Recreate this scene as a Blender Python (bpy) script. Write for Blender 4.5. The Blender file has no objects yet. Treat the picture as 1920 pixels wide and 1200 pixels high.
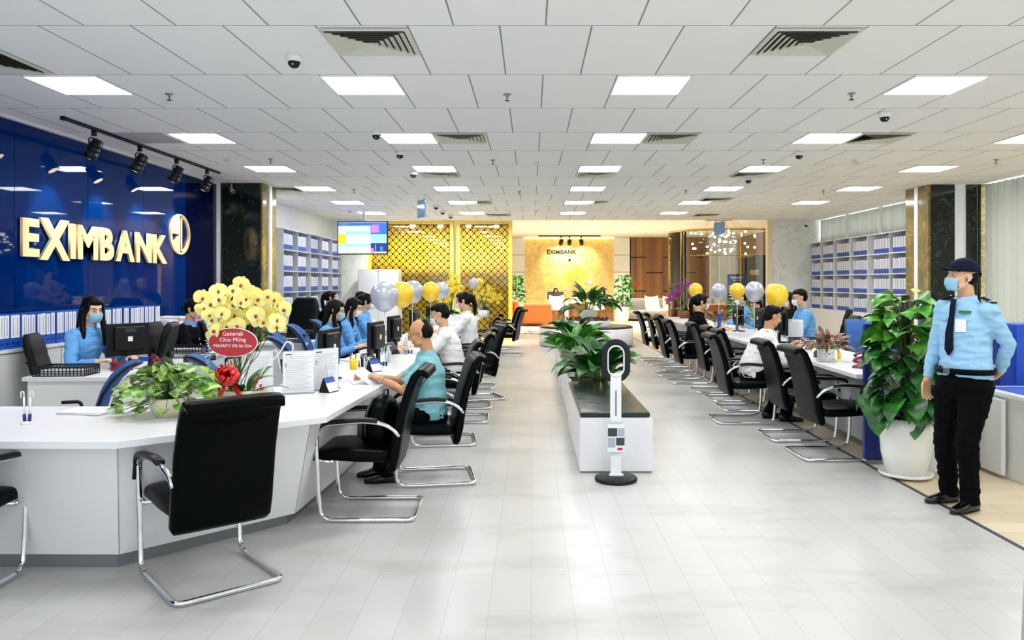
import bpy, bmesh, math, random
from mathutils import Vector, Matrix, Euler
V = Vector
PI = math.pi
scene = bpy.context.scene
COL = scene.collection

# ------------------------------------------------------------------ camera, world, exposure
cam_d = bpy.data.cameras.new('camera'); cam = bpy.data.objects.new('camera', cam_d); COL.objects.link(cam)
cam.location = (0, 0, 1.54); cam.rotation_euler = (PI/2, 0, 0)
cam_d.sensor_width = 36; cam_d.lens = 27.4
cam_d.shift_x = -36/1920; cam_d.shift_y = -70/1920
cam_d.clip_start = .05; cam_d.clip_end = 200
scene.camera = cam
w = bpy.data.worlds.new('world'); scene.world = w; w.use_nodes = True
w.node_tree.nodes['Background'].inputs[0].default_value = (.88, .94, 1, 1)
w.node_tree.nodes['Background'].inputs[1].default_value = .8
scene.view_settings.view_transform = 'Standard'; scene.view_settings.look = 'None'
scene.view_settings.gamma = 1; scene.view_settings.exposure = 1.15
scene.view_settings.use_curve_mapping = False
PANEL_POWER = 11.0
CEIL = 3.21; LCEIL = 3.52; BACK = 34.0

# ------------------------------------------------------------------ materials
def S(r, g, b):
    f = lambda c: ((c/255+.055)/1.055)**2.4 if c > 10 else c/255/12.92
    return (f(r), f(g), f(b), 1)
MATS = {}
def mat(name, col=(200,200,200), rough=.5, metal=0, emit=None, es=0, trans=0, coat=0, spec=.5, alpha=1, sss=0, bump=None, var=None, island=0):
    if name in MATS: return MATS[name]
    m = bpy.data.materials.new(name); m.use_nodes = True; nt = m.node_tree; b = nt.nodes['Principled BSDF']
    c = S(*col); i = b.inputs
    i['Base Color'].default_value = c; i['Roughness'].default_value = rough; i['Metallic'].default_value = metal
    i['Specular IOR Level'].default_value = spec; i['Coat Weight'].default_value = coat; i['Coat Roughness'].default_value = .03
    i['Transmission Weight'].default_value = trans; i['Alpha'].default_value = alpha
    if sss: i['Subsurface Weight'].default_value = sss; i['Subsurface Radius'].default_value = (.02,.008,.004); i['Subsurface Scale'].default_value=.5
    if emit: i['Emission Color'].default_value = S(*emit); i['Emission Strength'].default_value = es
    tc = None
    if bump or var: tc = nt.nodes.new('ShaderNodeTexCoord')
    if bump:
        n = nt.nodes.new('ShaderNodeTexNoise'); n.inputs['Scale'].default_value = bump[0]; n.inputs['Detail'].default_value = 4
        bp = nt.nodes.new('ShaderNodeBump'); bp.inputs['Strength'].default_value = bump[1]; bp.inputs['Distance'].default_value = bump[2] if len(bump) > 2 else .01
        nt.links.new(tc.outputs['Object'], n.inputs['Vector']); nt.links.new(n.outputs['Fac'], bp.inputs['Height']); nt.links.new(bp.outputs['Normal'], i['Normal'])
    if var:      # (scale, colour2, contrast lo, hi)
        n = nt.nodes.new('ShaderNodeTexNoise'); n.inputs['Scale'].default_value = var[0]; n.inputs['Detail'].default_value = 5
        r = nt.nodes.new('ShaderNodeValToRGB'); r.color_ramp.elements[0].position = var[2]; r.color_ramp.elements[1].position = var[3]
        r.color_ramp.elements[0].color = c; r.color_ramp.elements[1].color = S(*var[1])
        nt.links.new(tc.outputs['Object'], n.inputs['Vector']); nt.links.new(n.outputs['Fac'], r.inputs['Fac'])
        out = r.outputs['Color']
        if island:
            g = nt.nodes.new('ShaderNodeNewGeometry'); h = nt.nodes.new('ShaderNodeHueSaturation')
            mr = nt.nodes.new('ShaderNodeMapRange'); mr.inputs['To Min'].default_value = 1-island; mr.inputs['To Max'].default_value = 1+island
            nt.links.new(g.outputs['Random Per Island'], mr.inputs['Value']); nt.links.new(mr.outputs['Result'], h.inputs['Value'])
            nt.links.new(out, h.inputs['Color']); out = h.outputs['Color']
        nt.links.new(out, i['Base Color'])
    MATS[name] = m; return m
def brick_mat(name, c1, c2, mortar, bw, bh, ms, off=.5, rough=.4, sx=0, sy=0, swap=False, noise=None, spec=.5, bias=0, msm=.1):
    m = bpy.data.materials.new(name); m.use_nodes = True; nt = m.node_tree; b = nt.nodes['Principled BSDF']
    tc = nt.nodes.new('ShaderNodeTexCoord'); mp = nt.nodes.new('ShaderNodeMapping'); br = nt.nodes.new('ShaderNodeTexBrick')
    mp.inputs['Location'].default_value = (sx, sy, 0)
    if swap: mp.inputs['Rotation'].default_value = (0, 0, PI/2)
    br.inputs['Scale'].default_value = 1; br.inputs['Brick Width'].default_value = bw; br.inputs['Row Height'].default_value = bh
    br.inputs['Mortar Size'].default_value = ms; br.inputs['Mortar Smooth'].default_value = msm; br.offset = off; br.inputs['Bias'].default_value = bias
    br.inputs['Color1'].default_value = S(*c1); br.inputs['Color2'].default_value = S(*c2); br.inputs['Mortar'].default_value = S(*mortar)
    nt.links.new(tc.outputs['Object'], mp.inputs['Vector']); nt.links.new(mp.outputs['Vector'], br.inputs['Vector'])
    out = br.outputs['Color']
    if noise:   # (scale vec, colour, lo, hi)
        m2 = nt.nodes.new('ShaderNodeMapping'); m2.inputs['Scale'].default_value = noise[0]
        n = nt.nodes.new('ShaderNodeTexNoise'); n.inputs['Scale'].default_value = 1; n.inputs['Detail'].default_value = 7; n.inputs['Roughness'].default_value = .65
        r = nt.nodes.new('ShaderNodeMapRange'); r.inputs['From Min'].default_value = noise[2]; r.inputs['From Max'].default_value = noise[3]; r.inputs['To Max'].default_value = noise[4]
        mx = nt.nodes.new('ShaderNodeMix'); mx.data_type = 'RGBA'
        nt.links.new(tc.outputs['Object'], m2.inputs['Vector']); nt.links.new(m2.outputs['Vector'], n.inputs['Vector'])
        nt.links.new(n.outputs['Fac'], r.inputs['Value']); nt.links.new(r.outputs['Result'], mx.inputs['Factor'])
        nt.links.new(out, mx.inputs[6]); mx.inputs[7].default_value = S(*noise[1]); out = mx.outputs[2]
    nt.links.new(out, b.inputs['Base Color']); b.inputs['Roughness'].default_value = rough; b.inputs['Specular IOR Level'].default_value = spec
    MATS[name] = m; return m
def vein_mat(name, c1, c2, vein, sc, rough=.1, vw=.03, coat=0, vs=2.2):
    m = bpy.data.materials.new(name); m.use_nodes = True; nt = m.node_tree; b = nt.nodes['Principled BSDF']
    tc = nt.nodes.new('ShaderNodeTexCoord'); n = nt.nodes.new('ShaderNodeTexNoise'); n.inputs['Scale'].default_value = sc; n.inputs['Detail'].default_value = 8
    r = nt.nodes.new('ShaderNodeValToRGB'); r.color_ramp.elements[0].color = S(*c1); r.color_ramp.elements[1].color = S(*c2)
    r.color_ramp.elements[0].position = .35; r.color_ramp.elements[1].position = .65
    n2 = nt.nodes.new('ShaderNodeTexNoise'); n2.inputs['Scale'].default_value = sc*vs/2.2; n2.inputs['Detail'].default_value = 5; n2.inputs['Distortion'].default_value = 1.6
    mth = nt.nodes.new('ShaderNodeMath'); mth.operation = 'SUBTRACT'; mth.inputs[1].default_value = .5
    ab = nt.nodes.new('ShaderNodeMath'); ab.operation = 'ABSOLUTE'
    mr = nt.nodes.new('ShaderNodeMapRange'); mr.inputs['From Min'].default_value = 0; mr.inputs['From Max'].default_value = vw; mr.inputs['To Min'].default_value = .75; mr.inputs['To Max'].default_value = 0
    mx = nt.nodes.new('ShaderNodeMix'); mx.data_type = 'RGBA'
    L = nt.links.new
    L(tc.outputs['Object'], n.inputs['Vector']); L(tc.outputs['Object'], n2.inputs['Vector']); L(n.outputs['Fac'], r.inputs['Fac'])
    L(n2.outputs['Fac'], mth.inputs[0]); L(mth.outputs[0], ab.inputs[0]); L(ab.outputs[0], mr.inputs['Value']); L(mr.outputs['Result'], mx.inputs['Factor'])
    L(r.outputs['Color'], mx.inputs[6]); mx.inputs[7].default_value = S(*vein); L(mx.outputs[2], b.inputs['Base Color'])
    b.inputs['Roughness'].default_value = rough; b.inputs['Coat Weight'].default_value = coat
    MATS[name] = m; return m
def glass_mat(name, col, rough=.02, fac=.88, fres=1.45):
    m = bpy.data.materials.new(name); m.use_nodes = True; nt = m.node_tree; out = nt.nodes['Material Output']
    t = nt.nodes.new('ShaderNodeBsdfTransparent'); g = nt.nodes.new('ShaderNodeBsdfGlossy'); mx = nt.nodes.new('ShaderNodeMixShader')
    fr = nt.nodes.new('ShaderNodeFresnel'); fr.inputs[0].default_value = fres
    t.inputs[0].default_value = S(*col); g.inputs['Roughness'].default_value = rough
    nt.links.new(fr.outputs[0], mx.inputs[0]); nt.links.new(t.outputs[0], mx.inputs[1]); nt.links.new(g.outputs[0], mx.inputs[2])
    nt.links.new(mx.outputs[0], out.inputs[0]); MATS[name] = m; return m
M = MATS
brick_mat('ceiling_tiles', (249,250,249), (245,247,245), (150,152,152), .6, 1.2, .006, .5, .9, sx=-.095, sy=-.26, spec=.1)
brick_mat('floor_planks', (200,199,195), (195,193,188), (174,172,168), 1.22, .2, .0016, .37, .3, swap=True,
          noise=((.9, 2.2, 1), (162,158,148), .5, .75, .7), spec=.4, bias=-.2)
brick_mat('beige_planks', (226,209,178), (214,196,163), (170,150,120), 1.22, .2, .002, .4, .3, noise=((2,2,1), (190,170,135), .5, .75, .5))
brick_mat('wood_panel', (160,112,64), (124,82,44), (64,38,20), .11, 3.9, .003, 0, .35, noise=((14,14,.8), (96,56,26), .45, .7, .6))
vein_mat('green_marble', (8,16,12), (18,28,23), (74,94,78), 2.6, .1, .008)
vein_mat('olive_marble', (58,66,52), (84,92,74), (170,172,150), 2.6, .1, .02)
vein_mat('white_marble', (246,248,244), (236,240,236), (214,220,216), 1.2, .2, .03)
vein_mat('gold_leaf', (238,210,136), (220,180,92), (250,232,176), 5, .35, .05)
vein_mat('bronze_glass', (128,110,58), (96,88,58), (170,150,80), 3, .12, .03)
mat('white_wall', (236,238,232), .8); mat('white_lam', (236,236,238), .25); mat('white_desk', (226,227,224), .4); mat('kick', (120,124,126), .35, .4)
mat('grey_panel', (176,180,182), .45); mat('shelf_grey', (196,200,204), .5); mat('shelf_white', (232,233,230), .5)
mat('black_leather', (0,3,4), .36, spec=.07, bump=(90,.12,.002)); mat('green_leather', (10,18,18), .42, spec=.15, bump=(90,.12,.002))
mat('chrome', (225,226,228), .08, 1); mat('steel', (150,152,155), .3, 1); mat('black_plastic', (9,10,12), .4, spec=.35); mat('dark_grey', (52,54,58), .5)
mat('blue_glass', (0,34,98), .02, spec=.14); mat('navy_glass', (0,8,52), .02, spec=.14)
mat('blue_fabric', (34,88,158), .7); mat('navy_board', (22,40,112), .4); mat('brand_blue', (24,74,190), .4); mat('deep_blue', (10,30,110), .4)
mat('binder_blue', (26,82,182), .45); mat('paper', (238,239,242), .7); mat('print', (120,126,140), .7); mat('sign_gold', (255,226,172), .35, .15)
mat('lamp', (255,255,255), .5, emit=(250,252,255), es=PANEL_POWER); mat('warm_lamp', (255,240,210), .5, emit=(255,236,200), es=9)
mat('cove_lamp', (255,220,120), .5, emit=(255,222,140), es=2.2)
mat('white_plastic', (238,239,240), .3); mat('white_gloss', (240,240,238), .12, coat=.6); mat('vent', (214,214,200), .5); mat('vent_dark', (62,64,64), .8)
mat('screen_gold', (255,238,96), .4, var=(1.2, (255,214,56), .35, .7)); mat('screen_back', (52,22,10), .6); mat('gold_frame', (252,214,70), .35)
mat('orange_leather', (190,106,44), .5, bump=(70,.1,.002)); mat('grey_fabric', (138,136,132), .9); mat('cream', (240,232,196), .5)
mat('balloon_grey', (190,194,206), .28, .25, coat=.3); mat('balloon_yellow', (246,204,44), .28, coat=.3); mat('stick', (222,226,210), .4)
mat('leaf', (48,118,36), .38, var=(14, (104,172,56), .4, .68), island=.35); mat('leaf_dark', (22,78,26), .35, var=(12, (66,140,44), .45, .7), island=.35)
mat('leaf_pothos', (70,130,40), .35, var=(26, (176,204,96), .42, .62), island=.3); mat('leaf_young', (150,206,40), .4, var=(10,(170,216,70),.4,.6))
mat('leaf_red', (74,70,34), .4, var=(30, (168,120,90), .42, .64), island=.35); mat('stem_red', (196,110,90), .5); mat('stem', (92,122,56), .5)
mat('leaf_croton', (60,40,24), .4, var=(16, (150,84,50), .42, .64), island=.35)
mat('soil', (48,36,26), .95, bump=(60,.8,.01)); mat('pot_white', (238,238,232), .15, coat=.5); mat('pot_cream', (222,214,188), .4); mat('pot_wood', (120,72,36), .5)
mat('petal', (255,240,120), .5, var=(9, (252,250,190), .35, .75)); mat('petal_purple', (140,30,130), .5); mat('lip', (150,60,50), .5); mat('petal_small', (244,214,60), .5)
mat('ribbon_red', (214,26,30), .25, coat=.4); mat('sign_red', (176,20,28), .4); mat('maroon', (120,20,46), .35); mat('berry', (160,16,30), .3)
mat('pale_blue_leaf', (150,190,216), .5); mat('bottle_clear', (206,218,222), .1, alpha=.75); mat('yellow_thing', (240,206,40), .5); mat('pink', (226,150,170), .5)
mat('water_blue', (110,170,226), .1, alpha=.8, coat=.5); mat('acrylic', (216,230,240), .08, alpha=.35, coat=.5)
mat('skin', (216,168,130), .5, sss=.06); mat('skin_fair', (232,190,158), .5, sss=.06); mat('skin_tan', (204,150,106), .5, sss=.06)
mat('hair', (5,4,4), .45, spec=.15); mat('eye_white', (196,190,184), .4, spec=.2); mat('iris', (24,16,12), .1); mat('lips', (170,84,74), .5); mat('brows', (26,20,16), .8)
mat('shirt_guard', (150,198,232), .75, bump=(9,.45,.03)); mat('shirt_staff', (100,166,226), .75, bump=(12,.5,.03)); mat('shirt_teal', (128,190,196), .75, bump=(10,.5,.03))
mat('shirt_white', (240,240,238), .75, bump=(10,.5,.03)); mat('suit', (8,8,12), .8, spec=.1, bump=(10,.3,.02)); mat('trousers', (5,6,8), .85, spec=.08, bump=(9,.5,.03))
mat('navy_cloth', (12,17,38), .8, spec=.15); mat('mask_blue', (140,196,226), .8); mat('mask_white', (238,238,242), .8); mat('mask_pink', (222,176,196), .8); mat('strap', (240,236,232), .6)
mat('shoe', (12,12,14), .2); mat('green_tag', (34,120,60), .5); mat('watch', (210,200,180), .2, .8)
mat('curtain', (196,200,190), .9); mat('rug', (214,206,190), .9, var=(3, (60,56,50), .5, .56)); mat('bench_leather', (20,28,26), .22, bump=(6,.3,.02))
mat('tv_lav', (160,160,240), .4, emit=(160,164,245), es=.9); mat('tv_blue', (30,80,200), .4, emit=(28,90,215), es=.9); mat('tv_orange', (240,150,30), .4, emit=(244,160,40), es=.9)
mat('tv_pink', (200,110,200), .4, emit=(206,110,200), es=.9); mat('tv_cyan', (120,190,230), .4, emit=(120,196,240), es=.9); mat('tv_dark', (20,40,90), .4, emit=(20,44,100), es=.9)
mat('photo_dark', (50,60,66), .5); mat('photo_pale', (170,176,190), .5); mat('red_print', (210,40,50), .6); mat('yellow_label', (240,210,50), .6); mat('crystal', (250,244,230), .05, emit=(255,244,220), es=7)
mat('brass', (212,176,96), .2, 1); mat('clear_tube', (230,236,240), .1, alpha=.5)
_nt = M['curtain'].node_tree; _t = _nt.nodes.new('ShaderNodeBsdfTranslucent'); _t.inputs[0].default_value = S(212,214,212); _mx = _nt.nodes.new('ShaderNodeMixShader'); _mx.inputs[0].default_value = .4
_nt.links.new(_nt.nodes['Principled BSDF'].outputs[0], _mx.inputs[1]); _nt.links.new(_t.outputs[0], _mx.inputs[2]); _nt.links.new(_mx.outputs[0], _nt.nodes['Material Output'].inputs[0])
glass_mat('clear_glass', (244,250,248)); glass_mat('dark_pane', (90,104,108), .03, fres=1.5); glass_mat('screen_glass', (255,250,232), .02, fres=1.5)

# ------------------------------------------------------------------ mesh builder
class MB:
    def __init__(s): s.v = []; s.f = []; s.mi = []; s.sm = []; s.mats = []; s.cur = 0; s.T = None
    def use(s, m):
        m = M[m] if isinstance(m, str) else m
        if m not in s.mats: s.mats.append(m)
        s.cur = s.mats.index(m); return s
    def add(s, vs, fs, smooth=False):
        o = len(s.v)
        if s.T is not None: vs = [s.T @ V(p) for p in vs]
        s.v += [tuple(p) for p in vs]
        for f in fs: s.f.append(tuple(i+o for i in f)); s.mi.append(s.cur); s.sm.append(smooth)
        return s
    def box(s, x0, x1, y0, y1, z0, z1, bev=0, R=None, c=None):
        if bev:
            bm = bmesh.new(); bmesh.ops.create_cube(bm, size=1)
            bmesh.ops.scale(bm, vec=(abs(x1-x0), abs(y1-y0), abs(z1-z0)), verts=bm.verts)
            bmesh.ops.bevel(bm, geom=bm.edges[:], offset=bev, segments=2, affect='EDGES', profile=.5)
            bm.verts.index_update()
            cc = V(((x0+x1)/2, (y0+y1)/2, (z0+z1)/2))
            vs = [v.co+cc for v in bm.verts]; fs = [[v.index for v in f.verts] for f in bm.faces]; bm.free()
        else:
            vs = [V(p) for p in ((x0,y0,z0),(x1,y0,z0),(x1,y1,z0),(x0,y1,z0),(x0,y0,z1),(x1,y0,z1),(x1,y1,z1),(x0,y1,z1))]
            fs = [(3,2,1,0),(4,5,6,7),(0,1,5,4),(1,2,6,5),(2,3,7,6),(3,0,4,7)]
        if R is not None:
            cc = V(c) if c is not None else V(((x0+x1)/2, (y0+y1)/2, (z0+z1)/2))
            vs = [R @ (v-cc) + cc for v in vs]
        return s.add(vs, fs)
    def prism(s, pts, z0, z1, pts_top=None):
        n = len(pts); t = pts_top or pts
        vs = [(p[0],p[1],z0) for p in pts] + [(p[0],p[1],z1) for p in t]
        fs = [tuple(range(n-1,-1,-1)), tuple(range(n,2*n))] + [(i,(i+1)%n,(i+1)%n+n,i+n) for i in range(n)]
        return s.add(vs, fs)
    def loft(s, pts, rad, ref=(1,0,0), seg=12, ex=2, cap=True, smooth=True, closed=False):
        pts = [V(p) for p in pts]; n = len(pts); ref = V(ref); vs = []; fs = []
        if not isinstance(rad, list): rad = [rad]*n
        u = None
        for k, p in enumerate(pts):
            if closed: t = pts[(k+1)%n]-pts[k-1]
            else: t = (pts[min(k+1,n-1)]-pts[max(k-1,0)])
            if t.length < 1e-9: t = V((0,0,1))
            t.normalize(); r = rad[k]; ra, rb = r if isinstance(r, (list, tuple)) else (r, r)
            base = ref if (u is None or s_fixed(ref)) else u
            u2 = base - t*base.dot(t)
            if u2.length < 1e-3: u2 = (u or V((0,1,0))); u2 = u2 - t*u2.dot(t)
            if u2.length < 1e-3: u2 = t.orthogonal()
            u2.normalize(); u = u2; vv = t.cross(u)
            for i in range(seg):
                a = 2*PI*i/seg; ca, sa = math.cos(a), math.sin(a)
                if ex > 2: ca = math.copysign(abs(ca)**(2/ex), ca); sa = math.copysign(abs(sa)**(2/ex), sa)
                vs.append(p + u*ra*ca + vv*rb*sa)
        m = n if closed else n-1
        for k in range(m):
            a, b = k*seg, ((k+1)%n)*seg
            for i in range(seg): fs.append((a+i, a+(i+1)%seg, b+(i+1)%seg, b+i))
        if cap and not closed:
            fs.append(tuple(range(seg-1,-1,-1))); fs.append(tuple(range((n-1)*seg, n*seg)))
        return s.add(vs, fs, smooth)
    def tube(s, pts, r, seg=8, closed=False):
        return s.loft(pts, [r]*len(pts) if not isinstance(r, list) else r, ref=(.12,.31,.94) , seg=seg, closed=closed)
    def cyl(s, p0, p1, r, seg=16, r1=None):
        s.loft([p0, p1], [r, (r1 if r1 is not None else r)], ref=(1,.01,.02) if abs((V(p1)-V(p0)).normalized().x) < .9 else (0,0,1), seg=seg, cap=False)
        o = len(s.v); s.f.append(tuple(range(o-seg, o))); s.mi.append(s.cur); s.sm.append(False)
        s.f.append(tuple(range(o-seg-1, o-2*seg-1, -1))); s.mi.append(s.cur); s.sm.append(False); return s
    def lathe(s, prof, c=(0,0,0), seg=24, sx=1, sy=1, smooth=True):
        vs = []; fs = []; n = len(prof)
        for r, z in prof:
            for i in range(seg):
                a = 2*PI*i/seg; vs.append((c[0]+r*math.cos(a)*sx, c[1]+r*math.sin(a)*sy, c[2]+z))
        for k in range(n-1):
            for i in range(seg): fs.append((k*seg+i, k*seg+(i+1)%seg, (k+1)*seg+(i+1)%seg, (k+1)*seg+i))
        if prof[0][0] > 1e-4: fs.append(tuple(range(seg-1,-1,-1)))
        if prof[-1][0] > 1e-4: fs.append(tuple(range((n-1)*seg, n*seg)))
        return s.add(vs, fs, smooth)
    def ell(s, c, r, seg=16, rings=10, R=None):
        vs = []; fs = []; c = V(c); r = r if isinstance(r, (list,tuple)) else (r,r,r)
        for k in range(1, rings):
            t = PI*k/rings
            for i in range(seg):
                a = 2*PI*i/seg; vs.append(V((r[0]*math.sin(t)*math.cos(a), r[1]*math.sin(t)*math.sin(a), r[2]*math.cos(t))))
        vs += [V((0,0,r[2])), V((0,0,-r[2]))]; top = len(vs)-2; bot = top+1
        for k in range(rings-2):
            for i in range(seg): fs.append((k*seg+(i+1)%seg, k*seg+i, (k+1)*seg+i, (k+1)*seg+(i+1)%seg))
        for i in range(seg):
            fs.append((top, i, (i+1)%seg)); fs.append((bot, (rings-2)*seg+(i+1)%seg, (rings-2)*seg+i))
        if R is not None: vs = [R @ v for v in vs]
        return s.add([v+c for v in vs], fs, True)
    def quad(s, a, b, c, d): return s.add([a,b,c,d], [(0,1,2,3)])
    def grid(s, fn, nu, nv, smooth=True):
        vs = [fn(i/nu, j/nv) for j in range(nv+1) for i in range(nu+1)]
        fs = [(j*(nu+1)+i, j*(nu+1)+i+1, (j+1)*(nu+1)+i+1, (j+1)*(nu+1)+i) for j in range(nv) for i in range(nu)]
        return s.add(vs, fs, smooth)
    def leaf(s, base, az, el, L, W, kind='lance', droop=1.0, fold=.25, n=7, roll=0):
        p = V(base); vs = []; fs = []
        for i in range(n+1):
            t = i/n; e = el - droop*t
            d = V((math.cos(az)*math.cos(e), math.sin(az)*math.cos(e), math.sin(e)))
            side = V((-math.sin(az), math.cos(az), 0)); up = side.cross(d)*-1
            side = side*math.cos(roll)+up*math.sin(roll)
            if kind == 'heart': wd = W*(math.sin(PI*min(1,t*1.02)**.55)**.9 if 0 < t < .99 else 0)
            elif kind == 'strap': wd = W*min(1, 3*t+.35)*(1-t**3)
            else: wd = W*(math.sin(PI*t**.8)**.85 if 0 < t < 1 else 0)
            wd = max(wd, .0008)
            vs += [p+side*wd+up*fold*wd, p.copy(), p-side*wd+up*fold*wd]
            p = p + d*(L/n)
        for i in range(n):
            a = i*3; fs += [(a,a+1,a+4,a+3), (a+1,a+2,a+5,a+4)]
        return s.add(vs, fs, True)
    def obj(s, name, parent=None, m=None, loc=None, rot=None, bevel=0):
        me = bpy.data.meshes.new(name); me.from_pydata(s.v, [], s.f)
        if m is not None: me.materials.append(M[m] if isinstance(m, str) else m)
        else:
            for k in s.mats: me.materials.append(k)
            me.polygons.foreach_set('material_index', s.mi)
        me.polygons.foreach_set('use_smooth', s.sm); me.update()
        o = bpy.data.objects.new(name, me); COL.objects.link(o)
        if parent: o.parent = parent
        if loc is not None: o.location = loc
        if rot is not None: o.rotation_euler = (0,0,rot)
        if bevel:
            b = o.modifiers.new('bevel', 'BEVEL'); b.width = bevel; b.segments = 2; b.limit_method = 'ANGLE'; b.angle_limit = .6
        return o
def s_fixed(ref): return ref.x in (1.0,) and ref.y == 0
def tag(o, label=None, cat=None, group=None, kind=None):
    if label: o['label'] = label
    if cat: o['category'] = cat
    if group: o['group'] = group
    if kind: o['kind'] = kind
    return o
def empty(name, label, cat, loc=(0,0,0), rot=0, group=None, scale=1):
    o = bpy.data.objects.new(name, None); COL.objects.link(o); o.empty_display_size = .1
    o.location = loc; o.rotation_euler = (0,0,rot); o.scale = (scale,)*3
    return tag(o, label, cat, group)
def children(o): return KIDS.get(o.name) or [c for c in bpy.data.objects if c.parent == o]
KIDS = {}
def dup(o, loc=None, rot=None, label=None, group=None, parent=None, scale=None):
    c = o.copy(); COL.objects.link(c)
    if parent: c.parent = parent
    if loc is not None: c.location = loc
    if rot is not None: c.rotation_euler = (0,0,rot)
    if scale is not None: c.scale = (scale,)*3 if not isinstance(scale, tuple) else scale
    if label: c['label'] = label
    if group: c['group'] = group
    if o.name not in KIDS: KIDS[o.name] = [k for k in bpy.data.objects if k.parent == o]
    for k in KIDS[o.name]: dup(k, parent=c)
    return c
def struct(o, label=None): o['kind'] = 'structure'; return o
def fillet(pts, r, n=5):
    pts = [V(p) for p in pts]; out = [pts[0]]
    for i in range(1, len(pts)-1):
        a, b, c = pts[i-1], pts[i], pts[i+1]; d1 = (a-b); d2 = (c-b); rr = r[i] if isinstance(r, (list,dict)) else r
        q = min(rr, d1.length*.49, d2.length*.49); p1 = b+d1.normalized()*q; p2 = b+d2.normalized()*q
        for k in range(n+1):
            t = k/n; out.append(p1*(1-t)**2 + b*2*t*(1-t) + p2*t*t)
    out.append(pts[-1]); return out
def Rz(a): return Matrix.Rotation(a, 3, 'Z')
def Rx(a): return Matrix.Rotation(a, 3, 'X')
def Ry(a): return Matrix.Rotation(a, 3, 'Y')
def text(body, name, size, m, parent=None, loc=(0,0,0), rot=(PI/2,0,0), ext=.002, off=0, align='CENTER', sx=1, res=3):
    cu = bpy.data.curves.new(name, 'FONT'); cu.body = body; cu.size = size; cu.extrude = ext; cu.offset = off; cu.align_x = align; cu.resolution_u = res
    t = bpy.data.objects.new('tmp', cu); COL.objects.link(t)
    dg = bpy.context.evaluated_depsgraph_get(); me = bpy.data.meshes.new_from_object(t.evaluated_get(dg)); bpy.data.objects.remove(t)
    me.materials.clear(); me.materials.append(M[m]); me.name = name
    o = bpy.data.objects.new(name, me); COL.objects.link(o)
    if parent: o.parent = parent
    o.location = loc; o.rotation_euler = rot; o.scale = (sx,1,1); return o
# ------------------------------------------------------------------ room shell
def sbox(name, m, x0, x1, y0, y1, z0, z1, bev=0):
    b = MB().use(m).box(x0, x1, y0, y1, z0, z1); return struct(b.obj(name, bevel=bev))
sbox('floor', 'floor_planks', -5.3, 2.83, -.5, 25.5, -.1, 0)
b = MB().use('beige_planks'); b.box(2.86, 7.9, -.5, 25.5, -.1, 0); b.box(-5.3, 9.3, 25.5, BACK+.1, -.1, 0); b.box(7.9, 9.3, 20.8, 25.5, -.1, 0); struct(b.obj('floor'))
sbox('trim_1', 'dark_grey', 2.83, 2.86, -.5, 25.5, -.1, .004)
sbox('ceiling', 'ceiling_tiles', -5.35, 7.9, -.5, 20.8, CEIL, CEIL+.12)
sbox('ceiling', 'white_wall', -5.35, 9.4, 20.8, BACK+.1, LCEIL, LCEIL+.1)
sbox('trim_2', 'white_wall', -5.35, 7.9, 20.8, 20.86, CEIL+.02, LCEIL)
# left wall: back-painted blue glass panels
b = MB(); y = 1.37
while y < 11.8:
    b.use('blue_glass').box(-5.35, -5.25, y+.004, y+1.306, 0, CEIL); y += 1.31
b.use('navy_glass').box(-5.35, -5.25, y+.004, 13.0, 0, CEIL); b.use('dark_grey').box(-5.36, -5.26, 1.3, 13.0, 0, CEIL)
struct(b.obj('wall_left'))
sbox('trim_3', 'white_plastic', -5.3, -5.2, 13.0, 13.05, 0, CEIL)
sbox('trim_4', 'white_plastic', -5.25, -5.21, -.5, 13.0, CEIL-.03, CEIL)
sbox('wall_left', 'white_wall', -5.4, -5.25, 13.05, 20.7, 0, CEIL)
b = MB(); b.use('green_marble').box(-5.25, -4.53, 13.06, 13.75, 0, CEIL)
b.use('bronze_glass').box(-4.53, -4.5, 13.06, 13.33, 0, CEIL); b.box(-4.53, -4.5, 13.45, 13.75, 0, CEIL); b.use('white_plastic').box(-4.53, -4.47, 13.33, 13.45, 0, CEIL)
struct(b.obj('wall_left'))
sbox('wall_back', 'white_marble', -5.4, -4.36, 20.6, 20.75, 0, CEIL)
# right wall, column and windows
sbox('wall_right', 'white_wall', 7.8, 7.95, -.5, 20.8, 0, CEIL)
b = MB(); b.use('green_marble').box(6.79, 7.2, 13.25, 14.05, 0, CEIL); b.use('bronze_glass').box(6.75, 6.79, 13.25, 13.6, 0, CEIL); b.box(6.75, 6.79, 13.72, 14.05, 0, CEIL)
b.use('white_plastic').box(6.74, 6.79, 13.6, 13.72, 0, CEIL); b.use('white_plastic').box(7.2, 7.4, 13.27, 14.05, 0, CEIL); b.use('green_marble').box(7.4, 7.62, 13.25, 14.05, 0, CEIL)
b.use('bronze_glass').box(7.62, 7.78, 13.2, 14.05, 0, CEIL)
struct(b.obj('wall_right'))
sbox('wall_back', 'white_marble', 6.42, 7.8, 20.8, 20.95, 0, CEIL)
sbox('trim_5', 'cream', 6.3, 6.42, 20.78, 20.95, 0, CEIL)
sbox('baseboard_right', 'white_plastic', 7.76, 7.8, -.5, 13.2, 0, .1)
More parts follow.
